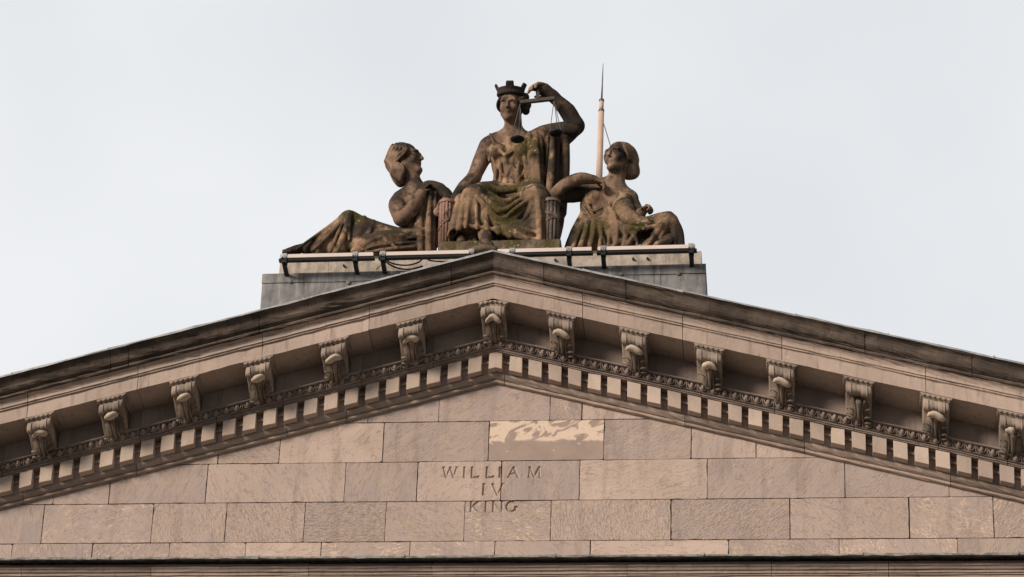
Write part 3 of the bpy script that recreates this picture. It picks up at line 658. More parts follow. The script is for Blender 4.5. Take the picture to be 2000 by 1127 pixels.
# ------------------------------------------------------------------ sculpting: signed distance fields turned into one continuous skin
def nv(v): v = np.asarray(v, float); return v/np.linalg.norm(v)
class Clay:
    def __init__(s, h=.011): s.ops = []; s.h = h; s.moss = []; s.soot = []
    def cap(s, a, b, ra, rb=None, k=.04, sy=1., sub=False):
        a, b = np.asarray(a, float), np.asarray(b, float); rb = ra if rb is None else rb
        ab = b-a; sc = np.array([1, sy, 1.]); L2 = max(1e-9, ((ab*sc)**2).sum())
        def fn(X, Y, Z):
            x, y, z = X-a[0], (Y-a[1])*sy, Z-a[2]
            t = np.clip((x*ab[0]+y*ab[1]*sy+z*ab[2])/L2, 0, 1)
            return (np.sqrt((x-t*ab[0])**2+(y-t*ab[1]*sy)**2+(z-t*ab[2])**2)-(ra+(rb-ra)*t))/max(1, sy)
        r = max(ra, rb); s.ops.append((fn, np.minimum(a, b)-r, np.maximum(a, b)+r, k, sub)); return s
    def path(s, pts, r, k=.03, sub=False, sy=1.):
        pts = smooth_path(pts, 4); n = len(pts)
        rr = np.interp(np.linspace(0, 1, n), np.linspace(0, 1, len(r)), r) if isinstance(r, (list, tuple)) else [r]*n
        tmp = Clay(); [tmp.cap(pts[i], pts[i+1], rr[i], rr[i+1], 0, sy) for i in range(n-1)]
        h = s.h
        def fn(X, Y, Z):
            T = np.full((X.shape[0], Y.shape[1], Z.shape[2]), 1., np.float32); ax = (X[:, 0, 0], Y[0, :, 0], Z[0, 0, :]); pad = k+3*h
            for f, a, b, _, _ in tmp.ops:
                q = [(np.searchsorted(ax[i], a[i]-pad), np.searchsorted(ax[i], b[i]+pad)) for i in range(3)]
                if any(u >= w for u, w in q): continue
                S = tuple(slice(u, w) for u, w in q)
                T[S] = np.minimum(T[S], f(X[S[0]], Y[:, S[1]], Z[:, :, S[2]]))
            return T
        s.ops.append((fn, np.min([o[1] for o in tmp.ops], 0), np.max([o[2] for o in tmp.ops], 0), k, sub)); return s
    def fold(s, pts, r, k=.05): return s.path(pts, [r*.5, r*.78, r*.72], k)
    def ell(s, c, r, axes=None, k=.04, sub=False):
        c, r = np.asarray(c, float), np.asarray(r, float); A = np.eye(3) if axes is None else np.array(axes)
        def fn(X, Y, Z):
            x, y, z = X-c[0], Y-c[1], Z-c[2]
            q = [(A[i][0]*x+A[i][1]*y+A[i][2]*z) for i in range(3)]
            k0 = np.sqrt(sum((q[i]/r[i])**2 for i in range(3))); k1 = np.sqrt(sum((q[i]/r[i]**2)**2 for i in range(3)))
            return k0*(k0-1)/np.maximum(k1, 1e-6)
        R = r.max() if axes is not None else r; s.ops.append((fn, c-R, c+R, k, sub)); return s
    def box(s, lo, hi, rd=.02, k=.02, sub=False):
        lo, hi = np.asarray(lo, float), np.asarray(hi, float); c = (lo+hi)/2; e = (hi-lo)/2-rd
        def fn(X, Y, Z):
            x, y, z = np.abs(X-c[0])-e[0], np.abs(Y-c[1])-e[1], np.abs(Z-c[2])-e[2]
            return np.sqrt(np.maximum(x, 0)**2+np.maximum(y, 0)**2+np.maximum(z, 0)**2)+np.minimum(np.maximum(np.maximum(x, y), z), 0)-rd
        s.ops.append((fn, lo, hi, k, sub)); return s
    def mesh(s):
        h = s.h; lo = np.min([o[1] for o in s.ops if not o[4]], 0)-4*h; hi = np.max([o[2] for o in s.ops if not o[4]], 0)+4*h
        n = np.ceil((hi-lo)/h).astype(int)+1
        ax = [lo[i]+h*np.arange(n[i]) for i in range(3)]
        D = np.full(n, 1., np.float32)
        for fn, a, b, k, sub in s.ops:
            pad = k+2.5*h
            i0 = np.maximum(0, np.floor((a-pad-lo)/h).astype(int)); i1 = np.minimum(n, np.ceil((b+pad-lo)/h).astype(int)+1)
            if (i1 <= i0).any(): continue
            sl = tuple(slice(i0[i], i1[i]) for i in range(3))
            X, Y, Z = ax[0][sl[0]][:, None, None], ax[1][sl[1]][None, :, None], ax[2][sl[2]][None, None, :]
            v = fn(X, Y, Z).astype(np.float32); d = D[sl]
            if sub:
                t = np.clip(.5-.5*(d+v)/k, 0, 1); D[sl] = d*(1-t)-v*t+k*t*(1-t)
            else:
                t = np.clip(.5+.5*(d-v)/k, 0, 1); D[sl] = np.minimum(d, v*t+d*(1-t)-k*t*(1-t)) if False else v*t+d*(1-t)-k*t*(1-t)
        return surface_nets(D, lo, h)
    def obj(s, name, mat, parent):
        v, f = s.mesh(); at = np.zeros(len(v))
        for c, r in s.moss: at = np.maximum(at, np.clip(1-np.linalg.norm(v-np.asarray(c), axis=1)/r, 0, 1)**.7)
        st = np.zeros(len(v))
        for c, r in s.soot: st = np.maximum(st, np.clip(1-np.linalg.norm(v-np.asarray(c), axis=1)/r, 0, 1)**.6)
        a = np.stack([at, st, at, np.ones(len(v))], 1)  # red and blue: moss; green: crust and painted shade
        return mesh_obj(name, v, f, mat, parent, True, attr=[('moss', 'POINT', a)])
def smooth_path(pts, per=5):
    pts = [np.asarray(p, float) for p in pts]
    if len(pts) < 3: return pts
    P = [2*pts[0]-pts[1]]+pts+[2*pts[-1]-pts[-2]]; r = []
    for i in range(1, len(P)-2):
        for t in np.linspace(0, 1, per, endpoint=False):
            a, b, c, d = P[i-1:i+3]; r.append(.5*(2*b+(c-a)*t+(2*a-5*b+4*c-d)*t*t+(3*b-a-3*c+d)*t**3))
    return r+[pts[-1]]
def surface_nets(D, lo, h):
    neg = D < 0; n = np.array(D.shape)-1
    cnt = np.zeros(n, np.int8); corner = [(i, j, k) for i in (0, 1) for j in (0, 1) for k in (0, 1)]
    for i, j, k in corner: cnt += neg[i:i+n[0], j:j+n[1], k:k+n[2]]
    act = (cnt > 0) & (cnt < 8); I = np.argwhere(act); idx = np.full(n, -1, np.int64); idx[act] = np.arange(len(I))
    acc = np.zeros((len(I), 3)); c = np.zeros(len(I))
    vals = {q: D[I[:, 0]+q[0], I[:, 1]+q[1], I[:, 2]+q[2]] for q in corner}
    for q in corner:
        for d in range(3):
            if q[d] == 0:
                p = list(q); p[d] = 1; a, b = vals[q], vals[tuple(p)]; m_ = (a < 0) != (b < 0)
                t = np.where(m_, a/np.where(a == b, 1, a-b), 0); pos = np.tile(np.array(q, float), (len(I), 1)); pos[:, d] += t
                acc += pos*m_[:, None]; c += m_
    V = lo+h*(I+acc/c[:, None])
    F = []
    for d in range(3):
        sl0 = [slice(None)]*3; sl1 = [slice(None)]*3; sl0[d] = slice(0, -1); sl1[d] = slice(1, None)
        a, b = neg[tuple(sl0)], neg[tuple(sl1)]; E = np.argwhere(a != b); u, w = (d+1) % 3, (d+2) % 3
        E = E[(E[:, u] > 0) & (E[:, w] > 0) & (E[:, u] < n[u]) & (E[:, w] < n[w])]
        q = []
        for du, dw in ((1, 1), (0, 1), (0, 0), (1, 0)):
            p = E.copy(); p[:, u] -= du; p[:, w] -= dw; q.append(idx[p[:, 0], p[:, 1], p[:, 2]])
        q = np.stack(q, 1); flip = ~a[E[:, 0], E[:, 1], E[:, 2]]; q[flip] = q[flip][:, ::-1]; F.append(q)
    F = np.concatenate(F); F = F[(F >= 0).all(1)]
    # one light relaxation pass takes the voxel steps out
    for _ in range(1):
        e = np.concatenate([F[:, [0, 1]], F[:, [1, 2]], F[:, [2, 3]], F[:, [3, 0]]]); s_ = np.zeros_like(V); k = np.zeros(len(V))
        np.add.at(s_, e[:, 0], V[e[:, 1]]); np.add.at(k, e[:, 0], 1); np.add.at(s_, e[:, 1], V[e[:, 0]]); np.add.at(k, e[:, 1], 1)
        V = V*.5+.5*s_/np.maximum(k, 1)[:, None]
    return V, F

class Head:
    "a carved head: local x = to its left, f = forward, u = up, unit = head height"
    def __init__(s, c, fwd, up, size):
        s.c = np.asarray(c, float); s.s = size; s.f = nv(fwd); up = np.asarray(up, float); s.u = nv(up-s.f*(up@s.f)); s.x = np.cross(s.u, s.f)
        s.A = [s.x, s.f, s.u]
    def P(s, x, f, u): return s.c+s.s*(x*s.x+f*s.f+u*s.u)
    def skin(s, C):
        S = s.s; P = s.P
        E = lambda p, r, k=.08, sub=False: C.ell(P(*p), np.array(r)*S, s.A, k*S, sub)
        E((0, -.06, .14), (.31, .40, .34)); E((0, .10, -.10), (.265, .31, .37))
        for q in (-1, 1):
            C.cap(P(q*.20, .02, -.24), P(q*.04, .29, -.43), .085*S, .08*S, .08*S)
            E((q*.155, .27, -.13), (.09, .09, .10), .08)
        E((0, .325, -.425), (.095, .085, .075), .09)
        C.cap(P(-.17, .33, .085), P(.17, .33, .085), .055*S, .055*S, .06*S)
        for q in (-1, 1):
            E((q*.125, .45, -.015), (.085, .085, .055), .05, True)
            E((q*.125, .325, -.02), (.062, .055, .045), .015)
            C.cap(P(q*.065, .375, .012), P(q*.195, .325, .0), .016*S, .014*S, .015*S)
            C.path([P(q*.05, .41, .06), P(q*.12, .405, .085), P(q*.21, .345, .055)], .024*S, .03*S)
        C.cap(P(0, .375, .10), P(0, .475, -.135), .032*S, .042*S, .03*S)
        for q in (-1, 1): E((q*.042, .405, -.145), (.03, .04, .028), .02)
        C.path([P(-.085, .36, -.262), P(-.03, .392, -.25), P(0, .39, -.256), P(.03, .392, -.25), P(.085, .36, -.262)], [.01*S, .024*S, .02*S, .024*S, .01*S], .015*S)
        C.path([P(-.07, .355, -.302), P(0, .382, -.308), P(.07, .355, -.302)], [.01*S, .03*S, .01*S], .015*S)
        C.path([P(-.1, .385, -.280), P(0, .425, -.280), P(.1, .385, -.280)], .008*S, .01*S, True)
        for q in (-1, 1): E((q*.285, -.02, -.06), (.035, .07, .105), .03)
    def hair(s, C, bun=True, rows=7, seed=1):
        S = s.s; P = s.P; rg = random.Random(seed)
        C.ell(P(0, -.10, .155), np.array((.325, .385, .325))*S, s.A, .05*S)
        C.ell(P(0, .50, -.12), np.array((.31, .42, .44))*S, s.A, .03*S, True)
        # waves from the parting back over the ears
        for q in (-1, 1):
            for j in range(rows):
                t = j/(rows-1)
                f0, u0 = .24-.40*t, .36+.12*math.sin(math.pi*min(1, .25+t*.7))
                f0 = .20-.38*t
                su = lambda x, f: .155+.325*math.sqrt(max(.02, 1-(x/.325)**2-((f+.10)/.385)**2))
                pts = [P(q*.03, f0, su(.03, f0)), P(q*.19, f0-.03, su(.19, f0-.03)+.01), P(q*(.325), .17-.40*t, .10+.15*t), P(q*(.355), .03-.42*t, -.08+.14*t), P(q*.26, -.32-.12*t, -.20+.16*t)]
                pts = [p+s.u*S*.02*math.sin(k*2.2+j)*(k > 0)+s.f*S*.03*math.cos(k*2.6+j)*(k > 0) for k, p in enumerate(pts)]
                C.path(pts, [.022*S, .038*S, .042*S, .042*S, .03*S], .006*S)
        if bun:
            C.ell(P(0, -.47, -.14), np.array((.21, .2, .2))*S, s.A, .05*S)
            for j in range(5): C.path([P(-.2+.1*j, -.46, .05), P(-.22+.11*j, -.66, -.12), P(-.2+.1*j, -.5, -.33)], .035*S, .015*S)

def hand(C, wrist, D, N, thumb, size=.32, curl=(.5, .7, .5), spread=.12, wr=.06):
    "palm, four bent fingers and a thumb; D along the fingers, N = the way they curl, thumb = side (+1/-1)"
    D = nv(D); N = np.asarray(N, float); N = nv(N-D*(N@D)); S = np.cross(D, N)*thumb; w = np.asarray(wrist, float); z = size
    for o in (-.16, 0., .16): C.cap(w+D*z*.04+S*o*z*.5, w+D*z*.46+S*o*z, .085*z+.006, .07*z, .03)
    for i, (o, l, a) in enumerate(((.19, .88, 0), (.064, 1., .05), (-.064, .94, .10), (-.185, .74, .16))):
        p = w+D*z*.47+S*o*z; ang = 0; q = p
        for j, (seg, c_) in enumerate(zip((.24, .16, .13), curl)):
            ang += c_+a*.5; d = D*math.cos(ang)+N*math.sin(ang)+S*o*spread
            q2 = q+d*seg*l*z; C.cap(q, q2, (.070-.006*j)*z, (.064-.007*j)*z, .004); q = q2
    p = w+D*z*.1+S*.16*z; q = p+(D*.5+S*.55+N*.3)*z*.28; r = q+(D*.85+S*.05+N*.5)*z*.22
    C.cap(p, q, .07*z, .06*z, .02); C.cap(q, r, .058*z, .045*z, .008)

Q = W
def PX(pts, Y=None): return [Q(*p) if len(p) == 3 else Q(p[0], p[1], Y) for p in pts]
zb = zs+.24                                                    # top of the base under the seated figure

# ---- seated figure
just = thing('statue', 'seated stone woman wearing a towered crown and holding up a pair of scales', 'statue', tuple(Q(975, 490, .3)))
just.location.z = zs
B = Clay(.010)
hd = Head(Q(996.5, 206, .22), (-.10, -.93, -.32), (.02, -.25, 1), .50); hd.skin(B)
B.cap(Q(1003, 262, .40), Q(1001, 228, .27), .135, .118, .06)
B.ell(Q(1010, 310, .42), (.36, .19, .40), k=.08)
B.cap(Q(960, 282, .40), Q(1070, 278, .40), .125, .125, .1)
for px in (968, 1028): B.cap(Q(1003, 258, .4), Q(px, 272, .40), .1, .1, .08)
B.cap(Q(1000, 390, .45), Q(1000, 330, .43), .29, .25, .1, sy=1.4)
# her right arm (left in the photo): down to the bundle of rods
B.path(PX([(953, 286, .38), (938, 318, .36), (926, 346, .30)]), [.135, .12, .10], .06)
B.path(PX([(926, 346, .30), (906, 366, .16), (889, 385, .02)]), [.10, .098, .066], .04)
hand(B, Q(889, 385, .02), Q(876, 404, -.08)-Q(889, 385, .02), (.2, .1, -1), 1, .30, (.35, .5, .5))
# her left arm raised, forearm bent back over the scales
EL, WR = Q(1124, 246, .18), Q(1080, 188, -.02)
B.path([Q(1075, 278, .36), Q(1102, 266, .28), EL], [.15, .14, .125], .06)
B.path([EL, Q(1108, 217, .08), WR], [.125, .122, .078], .05)
HD = Q(1054, 169, -.12)-WR
B.cap(WR, WR+nv(HD)*.16, .085, .10, .05)
hand(B, WR+nv(HD)*.02, HD, np.array([-.35, -.25, -1.]), -1, .43, (.5, .65, .5), 0)
# feet
B.path(PX([(945, 448, -.18), (947, 460, -.30), (949, 473, -.45)]), [.10, .098, .07], .04)
for k in range(5): B.cap(Q(939+5*k, 472+.4*k, -.44), Q(938+5.4*k, 479+.3*k, -.54), .026, .022, .006)
B.path(PX([(902, 462, -.1), (900, 472, -.25)]), [.08, .06], .04)
for c, r in ((EL, .42), (Q(1108, 217, .08), .36), (WR, .4), (hd.P(0, -.1, .35), .24), (Q(948, 285, .38), .16), (Q(890, 385, .02), .3)): B.soot.append((c, r))
B.obj('figure', M_STAT, just)
G = Clay(.011)
# skirt over the knees
KR, KL = Q(926, 384, -.22), Q(1044, 386, -.22)
G.path([Q(965, 386, .35), Q(945, 383, .05), KR], [.24, .21, .165], .08); G.path([Q(1030, 388, .35), Q(1038, 385, .05), KL], [.24, .21, .17], .08)
G.path([KR, Q(920, 415, -.19), Q(915, 440, -.17)], [.165, .165, .165], .06); G.path([KL, Q(1042, 425, -.19), Q(1036, 452, -.19)], [.17, .165, .17], .06)
G.path(PX([(950, 398, -.14), (950, 420, -.17), (948, 436, -.19)]), [.15, .16, .155], .05); G.path(PX([(902, 392, -.12), (897, 420, -.17), (896, 438, -.18)]), [.11, .13, .125], .05); G.cap(Q(1008, 448, -.22), Q(1046, 454, -.24), .125, .115, .06); G.path(PX([(970, 420, -.14), (975, 438, -.18)]), [.14, .14], .06)
G.cap(Q(925, 418, .08), Q(1040, 420, .08), .2, .2, .1); G.cap(Q(960, 405, .0), Q(1020, 415, .0), .15, .15, .1)
G.path([Q(958, 400, -.12), Q(972, 425, -.16), Q(985, 446, -.18)], [.12, .12, .12], .08); G.path([Q(985, 442, -.16), Q(1010, 449, -.19), Q(1040, 456, -.2)], [.12, .12, .12], .08)
F = lambda pts, r, k=.05, dy=0.: G.fold([p+np.array([0, dy, 0]) for p in PX(pts)], r, k)
# hem: a thin swinging edge
G.path([p+np.array([0, .04, .02]) for p in PX([(884, 458, -.33), (898, 444, -.33), (914, 441, -.36), (932, 443, -.38), (950, 445, -.38), (966, 449, -.37), (984, 456, -.37), (1003, 461, -.37), (1024, 465, -.38), (1044, 467, -.37), (1057, 467, -.30)])], .032, .05)
# folds: few, sharp, with wide hollows between
for pts, r in (([(900, 382, -.26), (890, 418, -.32), (880, 456, -.36)], .07), ([(908, 374, -.33), (902, 410, -.36), (897, 444, -.38)], .05), ([(916, 372, -.37), (913, 410, -.385), (909, 442, -.40)], .034), ([(930, 376, -.39), (930, 412, -.40), (931, 444, -.41)], .030), ([(940, 384, -.37), (948, 416, -.38), (951, 446, -.40)], .045),
               ([(946, 388, -.33), (962, 420, -.33), (974, 452, -.38)], .05), ([(954, 396, -.28), (976, 432, -.31), (996, 459, -.39)], .055), ([(978, 436, -.34), (1004, 449, -.38), (1030, 464, -.40)], .05), ([(980, 436, -.34), (1012, 440, -.385), (1050, 452, -.40)], .036), ([(1030, 392, -.36), (1012, 418, -.34), (986, 434, -.33)], .05), ([(1038, 392, -.39), (1028, 420, -.385), (1004, 440, -.37)], .03),
               ([(1050, 378, -.38), (1054, 420, -.38), (1054, 466, -.39)], .045), ([(1058, 384, -.32), (1061, 425, -.31), (1060, 468, -.33)], .05)):
    F(pts, r*1.1, .035, .035)
G.cap(Q(883, 466, -.42), Q(884.5, 452, -.30), .055, .045, .02, sub=True)
# the cloth sagging between the knees
for (a, c_, b_, r) in (((938, 362, .0), (986, 372, -.04), (1034, 364, .0), .055), ((933, 367, -.14), (985, 394, -.17), (1038, 368, -.14), .045), ((930, 372, -.27), (982, 411, -.26), (1040, 374, -.27), .04), ((928, 380, -.35), (978, 428, -.33), (1042, 382, -.36), .04)):
    A_, B_, C_ = Q(*a), Q(*b_), Q(*c_); G.path([A_, (A_*.5+C_*.5)+np.array([-.01, -.03, -.02]), C_, (B_*.5+C_*.5)+np.array([.01, -.03, -.02]), B_], [r*.5, r*.9, r*1.05, r*.9, r*.5], .045)
G.ell(Q(985, 420, -.30), (.13, .06, .05), k=.05, sub=True); G.ell(Q(1012, 428, -.42), (.13, .06, .05), k=.06, sub=True)
# underskirt folds in the shade below the hem
for k, px in enumerate((902, 911, 920, 929, 962, 972, 985, 998, 1012, 1028, 1044)):
    G.path(PX([(px+4, 446, -.06), (px, 462, -.12), (px-4, 482, -.22)]), [.03, .03, .04], .015)
G.cap(Q(905, 470, .02), Q(1045, 470, .02), .13, .13, .06); G.cap(Q(893, 448, .06), Q(890, 474, .06), .12, .12, .05)
# bodice
G.ell(Q(1004, 312, .41), (.335, .215, .37), k=.06); G.cap(Q(1001, 362, .40), Q(1002, 330, .41), .275, .27, .08, sy=1.25)
G.ell(Q(969, 296, .24), (.135, .13, .13), k=.06); G.ell(Q(1018, 300, .24), (.135, .13, .13), k=.06)
G.ell(Q(995, 253, .2), (.16, .12, .2), k=.03, sub=True)
for pts, r in (([(957, 262, .31), (965, 278, .21), (975, 293, .155), (986, 303, .15)], .036), ([(951, 268, .32), (953, 290, .26), (956, 314, .26)], .03), ([(1040, 262, .30), (1022, 278, .21), (1004, 293, .155), (987, 303, .15)], .036), ([(1048, 264, .29), (1038, 290, .22), (1034, 315, .20)], .03),
               ([(961, 308, .16), (968, 328, .205), (966, 358, .205)], .04), ([(974, 311, .165), (978, 332, .195), (976, 358, .195)], .03), ([(987, 304, .17), (990, 332, .195), (988, 358, .19)], .04), ([(1001, 310, .18), (1000, 336, .195), (1001, 360, .19)], .028), ([(1014, 316, .16), (1011, 336, .19), (1013, 360, .19)], .038), ([(1027, 312, .165), (1027, 335, .20), (1030, 360, .19)], .04), ([(972, 322, .18), (986, 344, .175), (999, 322, .18)], .026), ([(1003, 326, .18), (1015, 346, .18), (1027, 328, .19)], .022)):
    F(pts, r, .028)
F([(950, 358, .2), (985, 362, .12), (1036, 363, .17)], .05, .03)
# cloak falling from the raised arm
G.cap(Q(1066, 268, .36), Q(1092, 264, .32), .14, .14, .06)
G.path(PX([(1038, 262, .3), (1058, 254, .25), (1082, 250, .2), (1108, 250, .13), (1122, 254, .13)]), [.05, .065, .075, .1, .09], .05)
G.cap(Q(1066, 285, .50), Q(1062, 395, .52), .2, .2, .08, sy=1.5); G.cap(Q(1088, 280, .52), Q(1080, 395, .54), .14, .14, .08, sy=1.3)
for a, m1, b_, r in (((1034, 260, .26), (1037, 310, .17), (1036, 364, .12), .05), ((1047, 258, .22), (1045, 310, .13), (1047, 374, .10), .075), ((1055, 256, .22), (1057, 310, .22), (1056, 380, .2), .05), ((1080, 254, .13), (1078, 310, .17), (1071, 396, .15), .06), ((1090, 252, .12), (1088, 300, .27), (1082, 400, .3), .05), ((1106, 260, .2), (1104, 330, .36), (1096, 415, .40), .08)):
    G.path(PX([a, m1, b_]), [r*.6, r*.85, r], .03)
for pts, r in (([(1062, 256, .2), (1066, 300, .3), (1062, 385, .28)], .03), ([(1072, 254, .14), (1070, 290, .24), (1066, 350, .24)], .024), ([(1050, 290, .1), (1052, 330, .08), (1055, 370, .06)], .026), ([(1096, 256, .14), (1097, 300, .33), (1092, 400, .36)], .03)): F(pts, r, .04)
F([(1030, 262, .27), (1024, 305, .18), (1036, 358, .1)], .04, .03)
F([(1042, 362, .08), (1060, 370, -.04), (1064, 400, -.12), (1064, 475, -.18)], .075, .04)
F([(1066, 372, .06), (1071, 405, -.02), (1071, 476, -.08)], .06, .03)
G.path(PX([(1088, 400, .34), (1090, 430, .38), (1078, 478, .42)]), [.09, .09, .1], .05)
for c, r in ((Q(985, 385, -.1), .42), (Q(985, 420, -.3), .46), (Q(1028, 362, .1), .25), (Q(1030, 290, .2), .34), (Q(985, 450, -.4), .2), (Q(1062, 440, -.15), .28), (Q(940, 372, -.2), .2)): G.moss.append((c, r))
for c, r in ((Q(1100, 262, .2), .45), (Q(1095, 340, .4), .5), (Q(1095, 410, .4), .5), (Q(1062, 300, .25), .22), (Q(1010, 430, -.35), .25), (Q(950, 372, -.3), .16)): G.soot.append((c, r))  # besides crust, paints shade into the cloak's right side and the hollows
G.obj('drapery', M_CLOTH, just)
H = Clay(.010); hd.hair(H, False, 6, 3)
for px, py, y in ((1026, 190, .22), (1030, 205, .26), (1027, 216, .28), (1020, 196, .16)): H.ell(Q(px, py, y), (.06, .08, .06), k=.03)
H.soot.append((hd.c, .45)); H.obj('hair', M_HAIR, just)
CR = Clay(.009)
for k in range(28):
    t = 2*math.pi*k/28; t2 = 2*math.pi*(k+1)/28
    for u, rr, r in ((.335, .35, .03), (.39, .345, .024), (.43, .35, .022), (.465, .358, .024)):
        a, b_ = [hd.P(rr*math.sin(q), -.06+(rr+.045)*math.cos(q), u) for q in (t, t2)]; CR.cap(a, b_, r, r, .01)
for ang in (8, 80, 152, 208, 280):
    t = math.radians(ang); tx, tf = math.sin(t), math.cos(t)
    for o in np.linspace(-.085, .085, 5):
        CR.cap(hd.P(.36*tx+o*tf, -.06+.40*tf-o*tx, .46), hd.P(.435*tx+o*tf*.9, -.06+.48*tf-o*tx*.9, .605), .022, .02, .006)
CR.soot.append((hd.P(0, .1, .6), .55)); CR.obj('crown', M_HAIR, just)
K = Clay(.014); x0, x1 = Q(858, 478, -.4)[0], Q(1096, 478, -.4)[0]
K.box((x0, -.47, zs-.01), (x1, .95, zb), .02); K.box((Q(905, 440, .3)[0], .15, zb-.02), (Q(1062, 440, .3)[0], .9, Q(1000, 385, .5)[2]-.05), .03)
K.path([Q(926, 487, -.52), Q(946, 484, -.54), Q(966, 487, -.52)], [.05, .06, .05], .03)
for c in ((930, 480, -.45), (1000, 480, -.45), (1075, 478, -.45), (880, 480, -.45)): K.moss.append((Q(*c), .17))
K.obj('base', M_BASE, just)

# ---- reclining figure on the left
lef = thing('statue', 'reclining stone woman in profile, legs stretched left, hand raised to her shoulder', 'statue', tuple(Q(700, 490, .2)))
lef.location.z = zs
B = Clay(.010)
hl = Head(Q(791, 312, .08), (.945, -.26, .16), (-.2, -.05, 1), .56); hl.skin(B)
B.path(PX([(810, 372, .14), (804, 350, .12), (797, 328, .10)]), [.16, .12, .11], .06)
B.ell(Q(815, 398, .16), (.29, .20, .28), k=.08)
B.cap(Q(790, 384, .08), Q(845, 378, .22), .12, .13, .1)
B.cap(Q(812, 410, .18), Q(808, 455, .2), .22, .22, .1)
B.ell(Q(806, 392, -.04), (.12, .1, .1), k=.05)
B.path(PX([(782, 388, .02), (775, 402, -.06), (783, 426, -.10)]), [.12, .122, .11], .05)
B.path(PX([(785, 427, -.10), (806, 406, -.15), (822, 378, -.10)]), [.112, .105, .075], .04)
hand(B, Q(822, 378, -.10), Q(834, 354, -.02)-Q(822, 378, -.1), (.5, .8, -.1), -1, .29, (.3, .5, .4))
B.path(PX([(846, 378, .22), (866, 380, .22), (875, 392, .16)]), [.13, .12, .1], .06)
B.path(PX([(875, 392, .16), (868, 402, .02), (862, 402, -.06)]), [.1, .085, .065], .04)
hand(B, Q(866, 401, -.03), Q(850, 408, -.12)-Q(866, 401, -.03), (-.2, -.2, -1), 1, .28, (.5, .6, .5))
B.path(PX([(812, 455, .2), (795, 478, .22), (738, 460, .18), (684, 438, .12), (643, 466, .12), (600, 482, .1), (578, 488, .05), (560, 492, 0)]), [.12, .1, .09, .08, .07, .07, .07, .05], .04)
for k in range(5): B.cap(Q(567, 488+.8*k, .06-.03*k), Q(553, 489.5+1.2*k, .04-.035*k), .024, .018, .006)
for c, r in ((hl.P(0, -.2, .3), .3), (Q(832, 358, -.05), .3), (Q(870, 385, .1), .35), (Q(560, 490, 0), .4)): B.soot.append((c, r))
B.obj('figure', M_STAT, lef)
G = Clay(.011)
G.path(PX([(795, 478, .22), (738, 456, .18), (682, 431, .10)]), [.21, .17, .135], .08)
G.path(PX([(682, 431, .10), (643, 462, .10), (600, 487, .1)]), [.135, .13, .09], .08)
G.path(PX([(795, 474, .1), (745, 474, -.10), (712, 480, -.2)]), [.2, .17, .13], .06)
G.path(PX([(712, 482, -.2), (745, 494, -.15), (800, 494, 0)]), [.12, .12, .13], .06)
G.cap(Q(720, 474, .15), Q(640, 488, .08), .17, .13, .1); G.cap(Q(688, 460, .06), Q(662, 488, .02), .14, .14, .08); G.cap(Q(640, 470, .06), Q(622, 490, .04), .11, .10, .06); G.cap(Q(706, 450, .06), Q(696, 486, .0), .13, .14, .08)
F = lambda pts, r, k=.05: G.fold(PX(pts), r, k)
for pts, r in (([(676, 418, .06), (640, 446, .02), (580, 489, -.03)], .03), ([(679, 417, .02), (655, 448, -.02), (612, 491, -.10)], .05), ([(681, 417, -.01), (664, 450, -.07), (646, 493, -.16)], .036), ([(682, 416, -.02), (676, 450, -.1), (658, 493, -.2)], .06), ([(687, 417, -.01), (684, 440, -.07), (682, 470, -.12)], .026), ([(712, 424, .03), (703, 456, -.05), (690, 490, -.16)], .055), ([(730, 431, .05), (722, 452, -.02), (706, 474, -.12)], .036), ([(748, 440, .08), (738, 458, .0), (722, 470, -.1)], .045),
               ([(704, 484, -.33), (738, 464, -.27), (790, 460, -.1)], .05), ([(708, 488, -.34), (745, 478, -.28), (812, 474, -.1)], .04), ([(715, 493, -.33), (760, 487, -.28), (815, 482, -.1)], .045), ([(735, 462, -.24), (760, 472, -.25), (775, 486, -.25)], .03), ([(768, 452, 0), (798, 452, -.08), (826, 449, -.08)], .055), ([(776, 456, -.02), (800, 464, -.11), (826, 461, -.1)], .03)):
    G.fold([p+np.array([0, -.03 if pts[0][0] < 700 else 0, 0]) for p in PX(pts)], r, .03)
G.cap(Q(798, 470, .15), Q(830, 465, .15), .2, .2, .08)
# mantle hanging from the far shoulder
G.path(PX([(822, 366, .06), (838, 362, .08), (858, 370, .12), (872, 384, .14)]), [.05, .075, .1, .09], .04)
G.cap(Q(838, 388, .2), Q(838, 470, .22), .15, .16, .06, sy=1.2)
for pts, r in (([(826, 372, -.01), (820, 430, -.07), (822, 490, -.10)], .06), ([(832, 374, .0), (830, 430, -.03), (831, 490, -.06)], .03), ([(840, 372, -.01), (838, 425, -.08), (838, 490, -.10)], .06), ([(851, 376, .02), (847, 425, -.02), (846, 490, -.04)], .05), ([(858, 384, .08), (852, 425, .06), (849, 490, .05)], .045), ([(820, 395, .0), (812, 440, -.07), (808, 464, -.1)], .03)):
    F(pts, r, .03)
for c, r in ((Q(705, 424, .05), .3), (Q(690, 486, -.1), .15)): G.moss.append((c, r))
for c, r in ((Q(850, 372, .1), .4), (Q(852, 430, .1), .3), (Q(705, 440, 0), .36), (Q(590, 488, 0), .35), (Q(800, 470, -.1), .2)): G.soot.append((c, r))
G.obj('drapery', M_CLOTH, lef)
H = Clay(.010); hl.hair(H, False, 6, 5)
for px, py, y, r in ((775, 330, .1, .13), (778, 343, .1, .115), (782, 354, .1, .085), (767, 318, .1, .13)): H.ell(Q(px, py, y), (r*.9, r, r*1.1), k=.05)
for j in range(5): H.path(PX([(757+7*j, 314+2*j, -.05), (767+5*j, 326+2*j, -.08), (766+4*j, 340+2*j, -.06), (778+2*j, 353+j, .0)]), [.03, .036, .036, .02], .006)
